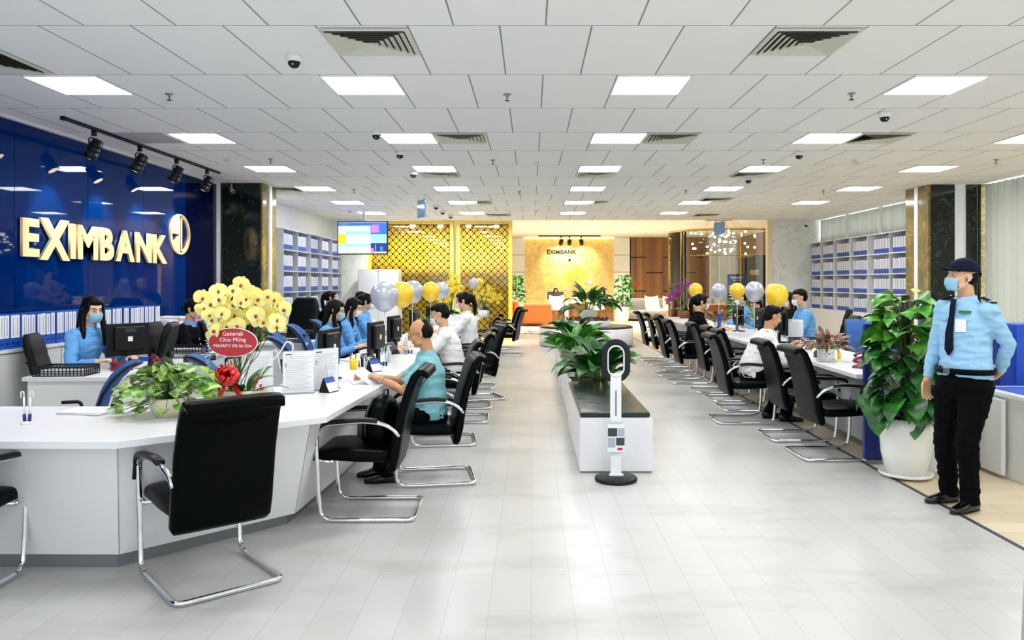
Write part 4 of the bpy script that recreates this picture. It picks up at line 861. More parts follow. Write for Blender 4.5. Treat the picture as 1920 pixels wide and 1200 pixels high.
        if hair == 'long':
            q.loft([h(0,-.05,.05), h(0,-.075,-.03), h(0,-.085,-.14), h(0,-.09,-.26), h(0,-.085,-.36)], [(.08,.05),(.085,.05),(.09,.04),(.085,.033),(.05,.015)], ref=tuple(H @ V((1,0,0))), seg=16)
            for s in (-1,1): q.loft([h(s*.06,.01,.06), h(s*.083,.01,-.02), h(s*.092,.02,-.1), h(s*.1,.07,-.2), h(s*.095,.1,-.33)], [.028,.024,.028,.028,.01], seg=10)
        if hair == 'pony': E(q,0,-.11,.06,.03,.03,.03); q.loft([h(0,-.11,.06), h(0,-.15,.03), h(0,-.155,-.06), h(0,-.14,-.17), h(0,-.13,-.24)], [.028,.034,.036,.028,.01], seg=12)
        if hair == 'bun': E(q,0,-.115,.0,.042,.036,.042)
    remesh(q.obj('hair', root), hm, 2)
    if mask:
        q = MB().use(mask)
        def f(u, v):
            x = (u-.5)*2; z = -.014-.09*v; a = x*1.25; fw = .066-.012*v
            return h(fw*math.sin(a)/math.sin(1.25), .032+(.083+.006*math.sin(PI*v)-.022*max(0,v-.5)*2)*math.cos(a)**.8+ (.0), z+.012*(x*x)*(1-v)*-1)
        q.grid(f, 14, 8); mo = q.obj('face_mask', root); sm = mo.modifiers.new('solid','SOLIDIFY'); sm.thickness = .002
        [MB().use('strap').tube([h(s*.064,.055,-.014), h(s*.078,.02,.008), h(s*.087,-.012,.022), h(s*.086,-.026,.0), h(s*.082,.0,-.035), h(s*.056,.05,-.09)], .0018, 6).obj('ear_loop', mo) for s in (-1,1)]
    if glasses:
        q = MB().use('dark_grey')
        for s in (-1,1):
            q.tube([h(s*.034+.024*math.cos(a), .106-.006*abs(math.cos(a)), .004+.016*math.sin(a)) for a in [2*PI*i/14 for i in range(14)]], .0014, 6, closed=True); q.tube([h(s*.058,.098,.008), h(s*.078,.05,.012), h(s*.084,-.01,.012)], .0014, 6)
        q.tube([h(-.01,.106,.006), h(.01,.106,.006)], .0014, 6); q.obj('glasses', root)
    return root, dict(h=h, H=H, nb=nb, up=up, joints=joints, hip=hip, cc=cc, tr=tr2, spine=spine, shirt=so)

# --- the guard
feet = [(-.1,.06,0,-.1,1),(.13,.0,0,.15,1)]
g, J = person('security guard standing by the big potted plant in light blue shirt, navy cap and mask', (2.98, 5.36, 0), 110, lean=-2, hipz=.90,
   hands=[(-.08,-.25,.97),(.27,.10,.77)], poles=[(-1.0,-.6,-.2),(.6,-.8,0)], handn=[(0,-1,.2),(-1,.1,0)], handd=[(.9,-.2,-.35),(-.05,.2,-1)],
   shirt='shirt_guard', hair='under_cap', mask='mask_blue', skin='skin', near=2, stand=True, girth=1.12, feet=feet, head=(-18,4), neck_f=.02, curls=(.5,.3), sc=.955)
h = J['h']; H = J['H']
q = MB().use('navy_cloth')
def capf(u, v):
    a = 2*PI*u; t = v*PI*.52; return h(.087*math.sin(t)*math.cos(a), -.014+.106*math.sin(t)*math.sin(a), .04+.094*math.cos(t))
q.grid(capf, 32, 12); cp = q.obj('cap', g); sm = cp.modifiers.new('solid','SOLIDIFY'); sm.thickness = .004
q = MB().use('navy_cloth')
q.grid(lambda u, v: h((u-.5)*2*.068*(1-.25*v*v), .07*math.cos((u-.5)*1.5)+.1*v*math.cos((u-.5)*2.2)+.002, .052-.02*((u-.5)*2)**2+.008*v), 12, 8); vs = q.obj('visor', cp); sm = vs.modifiers.new('solid','SOLIDIFY'); sm.thickness = .004
q = MB().use('navy_cloth'); q.ell(h(0,-.014,.134), .008, 10, 6); q.box(-.012,.012,-.006,.006,-.01,.01,R=H) if False else None; q.obj('cap_button', cp); q = MB().use('navy_cloth'); q.tube([h(-.03,-.115,.03), h(0,-.128,.012), h(.03,-.115,.03)], .01, 8); q.obj('cap_strap', cp)
sp = J['spine']; tr = J['tr']
q = MB().use('navy_cloth'); T0 = J['cc']
def fy(z):   # front surface of the torso at height z
    for i in range(len(sp)-1):
        if sp[i].z <= z <= sp[i+1].z: f_ = (z-sp[i].z)/(sp[i+1].z-sp[i].z); return sp[i].y+(sp[i+1].y-sp[i].y)*f_ + tr[i][1]+(tr[i+1][1]-tr[i][1])*f_
    return .1
zt = T0.z+.0
pts = [(0,fy(zt-.03)+.028,zt), (0,fy(zt-.06)+.022,zt-.05), (.0,fy(zt-.12)+.012,zt-.12), (.0,fy(zt-.24)+.012,zt-.24), (0,fy(zt-.36)+.014,zt-.36), (0,fy(zt-.40)+.014,zt-.40)]
q.loft(pts, [(.018,.01),(.02,.01),(.022,.005),(.032,.005),(.036,.005),(.004,.004)], ref=(1,0,0), seg=14, ex=4); q.obj('necktie', g)
# belt with buckle
hp = J['hip']; q = MB().use('black_leather'); rr = (tr[1][0]+.02, tr[1][1]+.022); cz = hp+V((0,-.008,.085))
q.loft([cz+V((0,0,-.02)), cz+V((0,0,.02))], [rr, rr], ref=(1,0,0), seg=40, cap=False); bo = q.obj('belt', g); sm = bo.modifiers.new('solid','SOLIDIFY'); sm.thickness = .005; sm.offset = 1
MB().use('steel').box(-.025,.025,rr[1]-.012,rr[1]+.004,cz.z-.018,cz.z+.018,bev=.003).obj('buckle', bo)
sh = J['shirt']
for k, s in enumerate((-1,1)):
    a = J['joints'][k][0]; q = MB().use('navy_cloth'); R = Matrix.Rotation(s*math.radians(22), 3, 'Y')
    q.box(-.065,.055,-.026,.026,-.004,.004,bev=.003); q.T = None; e = q.obj('epaulette', sh); e.location = a+V((-s*.015,0,.078)); e.rotation_euler = (0,s*math.radians(20),0)
    q = MB().use('strap'); q.box(s*.038-.004,s*.038+.004,-.027,.027,.002,.0055); q.ell((-s*.05,0,.006),.007,10,6); q.obj('stripe', e)
    zz = hp.z+.12+.34; yy = fy(zz); q = MB().use('shirt_guard'); q.box(s*.085-.045,s*.085+.045,yy-.016,yy-.002,zz-.02,zz,bev=.003,R=Rz(-s*.45)); q.obj('pocket_flap', sh)
zz = hp.z+.12+.385; q = MB().use('green_tag'); q.box(-.125,-.05,fy(zz)-.012,fy(zz)+.003,zz-.011,zz+.011,R=Rz(.45)); q.obj('name_patch', sh)
zz = hp.z+.12+.29; q = MB().use('white_plastic'); q.box(-.115,-.045,fy(zz)-.004,fy(zz)+.004,zz-.045,zz+.045,R=Rz(.4)); q.obj('id_card', sh)
# --- the front customer
def chairperson(label, cx, cy, deg, **k): return person(label, (cx, cy, 0), deg, **k)
f, J = person('balding man in glasses and teal short sleeved shirt seated at the left counter with papers', (-.80, 6.14, 0), 98, lean=3, hipz=.52, shift=0,
   hands=[(-.05,.40,.85),(.12,.43,.85)], poles=[(-.8,-.2,-1),(.8,-.2,-1)], handn=[(.4,.2,-1),(-.5,.1,-1)], curls=(.5,.5), shirt='shirt_teal', sleeve='short', hair='bald', glasses=True, skin='skin_tan', near=2, head=(-6,-16), girth=1.08, feet=[(-.1,.34,0),(.12,.42,0)], neck_f=.035, sc=.93)
J1 = J; a, e, W = J['joints'][0]
dd = (W-e).normalized(); wc = W-dd*.012; q = MB().use('watch'); q.loft([wc-dd*.01, wc+dd*.01], [.031,.031], ref=(0,.1,1), seg=18, cap=False); wt = q.obj('wrist_watch', f); sm = wt.modifiers.new('solid','SOLIDIFY'); sm.thickness=.004
q = MB().use('watch'); q.cyl(wc+V((-.026,0,.018)), wc+V((-.034,0,.024)), .017, 18); q.obj('watch_face', wt)
staffkw = dict(hipz=.52, hands=[(-.16,.42,.79),(.16,.42,.79)], shirt='shirt_staff')
person('long haired woman in light blue shirt and blue mask at the near left desk', (-4.28, 7.42, 0), -105, lean=10, head=(-18,-12), hair='long', mask='mask_blue', skin='skin_fair', fem=True, near=1, hipz=.56, hands=[(-.18,.36,.80),(.17,.36,.80)], shirt='shirt_staff', sc=1.02)
person('woman in black suit with glasses and pink mask at the second left desk', (-4.12, 9.3, 0), -95, lean=6, head=(0,-6), hair='bun', mask='mask_pink', skin='skin', fem=True, near=1, glasses=True, jacket=True, collar='shirt_staff', **dict(staffkw, shirt='suit'))
person('woman with long hair, glasses and light blue shirt leaning over the left counter', (-2.45, 9.15, 0), -88, lean=14, head=(0,-12), hair='long', mask='mask_blue', glasses=True, skin='skin_fair', fem=True, near=1, **staffkw)
person('woman with long hair and white mask looking down, between two colleagues in light blue', (-2.5, 10.3, 0), -88, lean=14, head=(-5,-18), hair='long', mask='mask_white', skin='skin_fair', fem=True, near=1, **staffkw)
person('woman with tied hair and white mask in light blue shirt behind the grey balloon', (-2.55, 11.6, 0), -88, lean=8, head=(0,-10), hair='pony', mask='mask_white', skin='skin', fem=True, near=1, **dict(staffkw, hipz=.55))
person('person in black jacket and white mask seated before the grey filing shelf', (-3.7, 14.1, 0), -80, lean=4, head=(0,-4), hair='pony', mask='mask_white', skin='skin', fem=True, near=0, jacket=True, **dict(staffkw, shirt='suit', hipz=.56))
person('person in white shirt and mask seated at the back left beside the tall cabinet', (-3.35, 14.9, 0), -70, lean=6, head=(0,-12), hair='short', mask='mask_white', skin='skin', near=0, **dict(staffkw, shirt='shirt_white', hipz=.54))
person('young man in white shirt and mask seated at the left counter, hands on papers', (-.87, 8.8, 0), 92, lean=15, hipz=.49, shift=0, hands=[(-.16,.50,.80),(.15,.50,.80)], head=(-4,-16), hair='short', mask='mask_white', skin='skin', near=1, shirt='shirt_white')
person('customer with long black ponytail in a white top at the left counter', (-.9, 11.4, 0), 92, lean=6, hipz=.52, hands=[(-.16,.46,.80),(.15,.46,.80)], head=(0,-10), hair='pony', mask='mask_white', skin='skin', fem=True, near=0, shirt='shirt_white', sc=1.04)
person('young man with black hair and white shirt seated in the right row, looking down', (2.5, 8.74, 0), -90, lean=24, hipz=.49, shift=-.02, hands=[(-.16,.44,.82),(.15,.44,.82)], head=(4,-18), hair='short', skin='skin_tan', near=1, shirt='shirt_white', feet=[(-.12,.2,0),(.1,.32,0)], sc=1.0)
person('woman with black ponytail, white mask and black top seated in the right row', (2.52, 12.05, 0), -90, lean=8, hipz=.5, hands=[(-.16,.44,.80),(.15,.44,.80)], head=(0,-6), hair='pony', mask='mask_white', skin='skin', fem=True, near=0, shirt='suit', sc=1.03)
person('masked man with glasses and light blue shirt behind the right counter, beside the yellow balloon', (4.0, 11.3, 0), 90, lean=8, head=(0,-8), hair='short', mask='mask_white', glasses=True, skin='skin', near=1, **dict(staffkw, hipz=.62))
person('masked man in light blue shirt farther along the right counter', (4.1, 14.9, 0), 90, lean=6, head=(10,-10), hair='short', mask='mask_white', skin='skin', near=0, **dict(staffkw, hipz=.54))
person('man with glasses and dark blue mask leaning low behind the right counter', (4.1, 13.5, 0), 95, lean=22, head=(10,-6), hair='short', mask='mask_blue', glasses=True, skin='skin_tan', near=0, **dict(staffkw, hipz=.46))
person('dark haired staff member mostly hidden behind the yellow balloons, right counter', (4.15, 12.4, 0), 90, lean=2, head=(30,-6), hair='long', mask='mask_white', skin='skin', near=0, fem=True, jacket=True, **dict(staffkw, shirt='suit', hipz=.56))
person('reception woman in black jacket on the left of the gold wall desk', (1.0, 32.0, 0), 180, lean=4, head=(6,-4), hair='long', skin='skin_fair', fem=True, near=0, jacket=True, **dict(staffkw, shirt='suit', hipz=.5))
person('reception woman in black jacket on the right of the gold wall desk, head turned left', (2.9, 32.0, 0), 190, lean=4, head=(-50,-4), hair='long', skin='skin_fair', fem=True, near=0, jacket=True, **dict(staffkw, shirt='suit', hipz=.53))
# ------------------------------------------------------------------ plants
def foliage(t, specs, m, name='foliage', kind='lance', n=7, fold=.25):
    q = MB().use(m)
    for (b, az, el, L, W, dr) in specs: q.leaf(b, az, el, L, W, kind, dr, fold, n, roll=random.uniform(-.6,.6))
    return q.obj(name, t)
def pot(t, r, h_, m, r0=None, z=0, saucer=False):
    r0 = r0 or r*.75
    MB().use(m).lathe([(r0,0),(r0*.5+r*.5+.012,h_*.4),(r,h_*.85),(r,h_),(r-.015,h_),(r-.02,h_-.03)], (0,0,z), 32).obj('pot', t)
    MB().use('soil').lathe([(r-.018,h_-.03),(0,h_-.02)], (0,0,z), 20).obj('soil', t)
    if saucer: MB().use(m).lathe([(r0,.0),(r0+.05,.006),(r0+.055,.03),(r0+.045,.03),(r0,.012)], (0,0,z), 36).obj('saucer', t)
random.seed(11)
# large climbing pothos beside the guard
t = empty('potted_plant', 'tall leafy potted plant in a large white pot and saucer beside the guard', 'plant', (2.98, 6.2, 0))
pot(t, .2, .46, 'pot_white', .15, .012, True)
MB().use('black_plastic').cyl((0,0,.4), (0,0,1.44), .036, 12).obj('moss_pole', t)
sp_ = []; stems = MB().use('stem')
for i in range(190):
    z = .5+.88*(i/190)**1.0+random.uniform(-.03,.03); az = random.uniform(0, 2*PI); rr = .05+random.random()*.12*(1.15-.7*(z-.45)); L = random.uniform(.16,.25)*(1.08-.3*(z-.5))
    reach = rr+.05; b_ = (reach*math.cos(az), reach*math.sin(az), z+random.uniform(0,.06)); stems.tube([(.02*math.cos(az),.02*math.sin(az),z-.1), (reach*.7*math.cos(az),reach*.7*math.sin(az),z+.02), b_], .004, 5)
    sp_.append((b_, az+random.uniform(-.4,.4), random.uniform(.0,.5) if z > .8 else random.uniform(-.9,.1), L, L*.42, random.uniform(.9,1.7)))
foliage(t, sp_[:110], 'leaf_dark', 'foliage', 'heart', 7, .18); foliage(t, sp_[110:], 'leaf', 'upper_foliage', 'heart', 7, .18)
yl = []
for a, z, L in ((2.6,1.44,.09),(.4,1.46,.1),(1.2,1.36,.1),(4.2,1.38,.1),(5.4,1.3,.1),(3.3,1.28,.11)):
    stems.tube([(0,0,1.1),(.05*math.cos(a),.05*math.sin(a),z-.05),(.09*math.cos(a),.09*math.sin(a),z)], .004, 5); yl.append(((.09*math.cos(a),.09*math.sin(a),z), a, .5, L, L*.42, 1.0))
foliage(t, yl, 'leaf_young', 'young_leaf', 'heart'); stems.obj('stems', t)
# small pothos on the near counter
t = empty('potted_pothos', 'bright green trailing pothos in a cream bowl on the near corner of the left counter', 'plant', (-2.15, 4.62, .75))
pot(t, .10, .11, 'pot_cream', .07); sp_ = []; stems = MB().use('stem')
for i in range(120):
    az = random.uniform(0, 2*PI); rad = random.uniform(.02,.25); z = .10+.17*(1-(rad/.26)**1.6)+random.uniform(-.05,.05); 
    if i > 100: rad = random.uniform(.14,.26); z = random.uniform(.02,.09)
    b_ = V((rad*math.cos(az)*1.05, rad*math.sin(az)*.8, max(.02,z))); stems.tube([(0,0,.09), (b_.x*.5, b_.y*.5, b_.z+.05), tuple(b_)], .0022, 5)
    L = random.uniform(.07,.11); sp_.append((tuple(b_), az+random.uniform(-.8,.8), random.uniform(-.3,.5), L, L*.42, random.uniform(.6,1.4)))
sp_ = [s_ if s_[0][2] > .05 else (s_[0], s_[1], .15, s_[3], s_[4], .3) for s_ in sp_]
foliage(t, sp_, 'leaf_pothos', 'foliage', 'heart', 6, .2); stems.obj('stems', t)
# peace-lily like plants in the planters
def lush(x, y, z, label, n, L0, m, spread=1.0, grp=None, potr=None, cat='plant', el=(.5,1.35), seed=1, wr=.13, kind='lance', potm='pot_white', poth=.2, stem=True):
    random.seed(seed); t = empty('potted_plant' if potr else 'leafy_plant', label, cat, (x, y, z), 0, grp)
    z0 = 0
    if potr: pot(t, potr, poth, potm); z0 = poth-.03
    sp_ = []; st = MB().use('stem')
    for i in range(n):
        az = random.uniform(0,2*PI); e = random.uniform(*el); L = L0*random.uniform(.7,1.1); sl = L*.55
        p0 = V((.05*math.cos(az), .05*math.sin(az), z0)); d = V((math.cos(az)*math.cos(e)*spread, math.sin(az)*math.cos(e)*spread, math.sin(e))); p1 = p0+d*sl
        st.tube([tuple(p0), tuple(p0.lerp(p1,.5)+V((0,0,.01))), tuple(p1)], .004, 5); sp_.append((tuple(p1), az, e, L, L*wr, random.uniform(.7,1.9)))
    foliage(t, sp_, m, 'foliage', kind, 7, .3); st.obj('stems', t); return t
lush(.74, 8.45, .475, 'glossy green leafy plant in the nearest planter behind the oval stand', 58, .36, 'leaf_dark', 1.0, None, None, seed=3, wr=.22)
lush(.66, 11.1, .475, 'green leafy plant in the second planter along the benches', 52, .38, 'leaf', 1.0, None, None, seed=4, wr=.22)
lush(.68, 13.5, .475, 'green leafy plant in the third planter along the benches', 44, .38, 'leaf_dark', 1.0, None, None, seed=5, wr=.22)
lush(1.4, 19.2, .57, 'broad leaved dark green plant in a pale pot at the centre of the round bench', 44, .55, 'leaf_dark', 1.0, None, .2, seed=6, wr=.14, poth=.3, el=(.1,1.3))
for i in range(7):
    a = 2*PI*i/7; lush(1.35+.42*math.cos(a), 19.2+.42*math.sin(a), .57, ['reddish brown leafy plant in the round planter, right side','reddish plant in the round planter, back right','reddish plant in the round planter, back','reddish plant in the round planter, back left','reddish plant in the round planter, front left','reddish plant in the round planter, front','reddish plant in the round planter, front right'][i], 22, .12, 'leaf_croton', 1, 'reddish plants in the round planter', None, seed=20+i, wr=.2)
# red leaved plant on the right counter
t = lush(2.97, 7.85, .75, 'red and green leaved plant in cream pot, near end of the right counter', 46, .17, 'leaf_red', 1.0, None, .085, seed=9, wr=.15, potm='pot_white', poth=.13, el=(.35,1.35))
st = MB().use('stem_red'); [st.tube([(0,0,.1),(.05*math.cos(a),.05*math.sin(a),.2),(.09*math.cos(a),.09*math.sin(a),.28)], .005, 6) for a in [k*.62 for k in range(10)]]; st.obj('red_stems', t)
q = MB().use('photo_dark'); [q.box(x-.004,x+.004,-.088,-.084,z-.004,z+.004) for x,z in ((-.03,.09),(-.045,.075),(.03,.09),(.0,.075),(.01,.08),(-.01,.08),(-.03,.06))]; q.obj('pot_pattern', t)
MB().use('pot_white').lathe([(.07,0),(.095,.005),(.097,.014),(.085,.014)], (0,0,0), 28).obj('saucer', t)
lush(3.16, 13.1, .75, 'brown green leaved plant in a round white pot far along the right counter', 34, .2, 'leaf_red', 1.0, None, .09, seed=10, wr=.14, poth=.13)
lush(3.5, 11.9, .75, 'striped snake plant behind the customer in white on the right counter', 12, .34, 'leaf_pothos', .6, None, .07, seed=12, wr=.1, poth=.1, el=(.8,1.5), kind='strap')
lush(-1.62, 12.6, .75, 'small green plant in a glass vase on the left counter', 14, .2, 'leaf', .8, None, .05, seed=13, wr=.12, poth=.14, potm='acrylic', el=(.6,1.4))
def bushy(x, y, z, label, n, h0, h1, r, L, m, potr, poth, potm='pot_white', seed=1):
    random.seed(seed); t = empty('potted_plant', label, 'plant', (x,y,z)); pot(t, potr, poth, potm); sp_ = []
    MB().use('stem').cyl((0,0,poth-.03),(0,0,h1-.1),.02,8).obj('stems', t)
    for i in range(n):
        az = random.uniform(0,2*PI); zz = random.uniform(h0,h1); rr = r*random.uniform(.3,1)*(1-.5*(zz-h0)/(h1-h0)); sp_.append(((rr*math.cos(az),rr*math.sin(az),zz), az+random.uniform(-.5,.5), random.uniform(-.4,.6), L*random.uniform(.7,1.2), L*.36, random.uniform(.5,1.5)))
    foliage(t, sp_, m, 'foliage', 'heart', 5, .2); return t
bushy(-.62, 31.6, 0, 'tall green potted plant left of the gold wall, behind the orange sofa', 130, .7, 1.8, .42, .24, 'leaf', .24, .6, seed=31)
bushy(3.55, 30.2, 0, 'tall green potted plant in a white pot right of the reception desk', 130, .5, 1.82, .40, .24, 'leaf', .26, .62, seed=32)
bushy(6.4, 24.2, 0, 'green potted plant inside the glass room behind the balloons', 60, .5, 1.1, .35, .25, 'leaf', .2, .5, seed=33)
# ------------------------------------------------------------------ orchid arrangement with the red oval sign
O = V((-1.9, 5.02, .75)); t = empty('orchid_arrangement', 'tall yellow orchid arrangement with red bow and red oval sign on the left counter', 'flowers', tuple(O))
MB().use('pot_cream').lathe([(.16,0),(.2,.03),(.215,.1),(.2,.105),(.19,.08)], (0,0,0), 36, sy=.6).obj('pot', t); MB().use('soil').lathe([(.19,.085),(0,.1)], (0,0,0), 24, sy=.6).obj('soil', t)
fl = MB(); fl.use('petal')
def petal(q, ang, L, W, y=0, cup=.15):
    def f(u, v):
        x = (u-.5)*2; w_ = W*math.sin(PI*min(.98,v*.86+.1))**.7; r_ = L*v; px_, pz_ = r_*math.cos(ang)-x*w_*math.sin(ang), r_*math.sin(ang)+x*w_*math.cos(ang)
        return (px_, y-cup*L*v*v*.6+.3*cup*w_*x*x, pz_)
    q.grid(f, 4, 5)
for a in (90, 215, 325): petal(fl, math.radians(a), .05, .021, .004, .1)
for a in (12, 168): petal(fl, math.radians(a), .056, .038, 0, .3)
fl.use('lip'); fl.ell((0,-.012,-.008), (.008,.012,.012), 8, 6); fl.use('petal_small'); fl.ell((0,-.014,.004), (.004,.008,.005), 8, 6)
FL = [(380,558),(382,580),(398,571),(414,562),(427,552),(440,545),(452,552),(463,545),(400,600),(405,620),(418,588),(392,590),(431,600),(441,572),(452,566),(466,560),(478,570),(487,560),(498,566),(505,555),(516,561),(526,572),(536,580),(468,583),(481,590),(493,586),(497,604),(512,588),(520,600),(441,590),(446,610),(427,612),(410,545),(458,597),(519,612),(402,632),(454,533),(475,552),(424,575),(487,602)]
random.seed(5); ends = []; first_f = None
for i, (a, c) in enumerate(FL):
    Y = 4.93+random.uniform(-.1,.1); p = V(((a-996)*Y/1460, Y, 1.54-(c-530)*Y/1460))-O
    if first_f is None: o = fl.obj('flower', t); first_f = o
    else: o = first_f.copy(); COL.objects.link(o)
    o.location = p; o.rotation_euler = (random.uniform(-.5,.2), random.uniform(-.35,.35), random.uniform(-.7,.7)); s_ = random.uniform(.88,1.12); o.scale = (s_,s_,s_); ends.append(p)
q = MB().use('stem')
for k, p in enumerate(ends):
    if k % 2: continue
    q.tube([V((random.uniform(-.05,.05),0,.1)), V((p.x*.35,.02,.32)), V((p.x*.8,.03,min(.66,p.z+.06))), p+V((0,.02,0))], .003, 5)
q.obj('stems', t)
sg = MB().use('sign_red'); sg.lathe([(0,-.004),(.150,-.004),(.150,.004),(0,.004)], (0,0,0), 40, sy=.585, smooth=False); so = sg.obj('oval_sign', t); so.rotation_euler = (PI/2, 0, math.radians(2)); so.location = V((-1.86,4.86,1.168))-O
q = MB().use('white_plastic'); q.tube([(.15*math.cos(a), .0878*math.sin(a), .0) for a in [2*PI*i/48 for i in range(48)]], .0045, 6, closed=True); q.obj('sign_rim', so)
for s_, sz, yy in (('Generali', .037, .042), ('Chúc Mừng', .034, .006), ('PRIORITY EIB Sài Gòn', .0255, -.03)): text(s_, 'sign_lettering', sz, 'white_plastic', so, (0,yy,.0042), (0,0,0), .0008, .0, sx=1.0)
q = MB().use('stem'); q.cyl((0,-.0,.09),(.02,-.1,.36),.004,8); q.obj('sign_stick', t)
q = MB().use('ribbon_red'); random.seed(8)
for k in range(16):
    a = random.uniform(0,2*PI); e = random.uniform(-.5,1.2); c = V((.0,-.13,.20)); d = V((math.cos(a)*math.cos(e), -.5, math.sin(e)+.2)).normalized()
    s2 = d.orthogonal().normalized(); L = random.uniform(.055,.085); pts = fillet([c, c+d*L+s2*.035, c+d*L*1.1-s2*.01, c+d*L-s2*.04, c], .03, 4); q.loft(pts, [(.017,.0015)]*len(pts), ref=tuple(d.cross(s2)), seg=6)
for k in range(9): a = random.uniform(0,2*PI); q.ell((.035*math.cos(a), -.14, .21+.045*math.sin(a)), (.028,.022,.028), 10, 8)
for x in (-.05, .075): q.loft([(x*.5,-.135,.15),(x,-.14,.08),(x*1.2,-.15,.01)], [(.016,.001)]*3, ref=(1,0,0), seg=6)
q.obj('red_bow', t)
sp_ = [((-.12,-.05,.1),2.6,.5,.26,.05,1.2),((-.08,-.07,.1),3.4,.9,.2,.045,1.3),((.1,-.06,.1),.4,1.1,.22,.05,.7),((.14,-.04,.1),-.2,.35,.24,.03,.6),((-.15,-.02,.1),3.3,.2,.2,.03,.6),((.05,-.08,.1),-1.2,.9,.16,.04,1.2),((-.05,.06,.1),1.9,1.0,.2,.05,1.0)]
foliage(t, sp_, 'leaf_dark', 'dark_foliage', 'strap'); foliage(t, [((-.14,-.06,.12),2.9,.7,.3,.03,1.5),((-.1,-.05,.14),2.7,.95,.26,.03,1.2),((.12,-.05,.12),.2,1.0,.2,.03,1.6)], 'leaf_young', 'pale_foliage', 'strap')
foliage(t, [((-.02,-.16,.2),3.0,.3,.13,.022,.6)], 'yellow_thing', 'yellow_leaf', 'lance')
q = MB().use('berry'); [q.ell((.17+random.uniform(-.03,.04),-.1+random.uniform(-.02,.02),.16+random.uniform(-.04,.06)), .008, 8, 6) for _ in range(12)]; q.obj('berries', t)
q = MB().use('pale_blue_leaf'); q.tube([(-.15,-.03,.1),(-.17,-.02,.42)], .003, 6)
for k in range(16): z = .14+.018*k; [q.leaf((-.155-.0009*k,-.03,z), a, .5, .035, .007, 'lance', .5, .2, 4) for a in (0+k*.4, PI+k*.4)]
q.obj('blue_fern', t)
q = MB().use('white_plastic'); q.tube(fillet([(.12,-.04,.1),(.2,-.05,.25),(.3,-.06,.34),(.34,-.05,.42),(.38,-.04,.4),(.37,-.04,.3)], .05), .005, 6); q.tube(fillet([(.1,-.04,.12),(.22,-.03,.3),(.26,-.02,.38),(.3,-.05,.24)], .05), .004, 6); q.obj('wire_ornament', t)
# far orchids: counted as blossoms on a stem mesh
def far_orchid(x, y, z, label, m, n, w, z0, z1, potm, potr, poth, lf='leaf_dark', seed=1, square=False):
    random.seed(seed); t = empty('orchid_pot', label, 'flowers', (x,y,z))
    if square: MB().use(potm).box(-potr,potr,-potr*.7,potr*.7,0,poth,bev=.01).obj('pot', t)
    else: MB().use(potm).lathe([(potr*.8,0),(potr,poth),(potr*.92,poth),(potr*.9,poth-.02),(0,poth-.02)], seg=20).obj('pot', t)
    q = MB().use(m); st = MB().use('stem')
    for k in range(7):
        a = random.uniform(-1,1)*w; yy = random.uniform(-.15,.15); top = random.uniform(z0+(z1-z0)*.6, z1); st.tube(fillet([(0,0,poth),(a*.3,yy*.5,top),(a,yy,top-.05)], .15), .006, 5)
        for j in range(n//7):
            u = j/(n//7); c = V((a*.3+(a*.9)*u, yy*(.5+.6*u), top-(top-z0)*u*.8))+V((random.uniform(-.09,.09), random.uniform(-.06,.06), random.uniform(-.08,.08)))
            for b2 in range(5): an = 2*PI*b2/5; q.ell(c+V((.024*math.cos(an),-.01,.024*math.sin(an))), (.019,.008,.019), 6, 4)
    b_ = q.obj('blossoms', t); st.obj('stems', t)
    foliage(t, [((0,0,poth-.02), random.uniform(0,2*PI), random.uniform(.3,1.1), random.uniform(.2,.32), .045, 1.2) for _ in range(12)], lf, 'foliage', 'strap'); return t
far_orchid(-1.5, 14.6, .75, 'tall small flowered yellow orchid in a white box far along the left counter', 'petal_small', 98, .45, .35, .95, 'white_gloss', .3, .2, seed=41, square=True)
far_orchid(-1.1, 18.0, .75, 'yellow orchid at the far end of the left counter', 'petal_small', 70, .35, .3, .7, 'white_gloss', .14, .16, seed=42)
far_orchid(3.45, 17.4, .75, 'purple orchid in a wooden pot at the far end of the right counter', 'petal_purple', 56, .4, .25, .8, 'pot_wood', .17, .17, seed=43)
far_orchid(3.65, 17.0, .75, 'small yellow flowers beside the purple orchid, far right counter', 'petal_small', 35, .15, .15, .4, 'pot_wood', .1, .14, seed=44)
far_orchid(1.75, 31.2, .76, 'bright yellow orchid on the reception desk before the gold wall', 'petal_small', 140, .75, .7, 1.35, 'white_gloss', .18, .2, seed=45)
# ------------------------------------------------------------------ balloons
def balloon(x, y, zc, r, m, label, z0=.75, grp='balloons', lean=0):
    t = empty('balloon', label, 'balloon', (x, y, z0), 0, grp)
    q = MB().use(m); zc -= z0; prof = [(0,1.0)] ; n = 18
    prof = [(r*math.sin(a)*(1 if a < PI/2 else (1-.12*((a-PI/2)/(PI/2))**1.5)), r*math.cos(a)*(1 if a < PI/2 else 1.22)) for a in [PI*.002+PI*.985*k/n for k in range(n+1)]]
    prof = [(a, c) for a, c in prof][::-1]; q.lathe(prof, (lean,0,zc), 28); q.lathe([(.014,-r*1.27),(.005,-r*1.19)], (lean,0,zc), 10); q.obj('skin', t)
    MB().use('stick').tube([(0,0,.005),(lean*.6,0,zc*.5),(lean,0,zc-r*1.2)], .0045, 6).obj('stick', t); MB().use('white_plastic').lathe([(.035,0),(.03,.012),(.008,.02)], seg=14).obj('base', t)
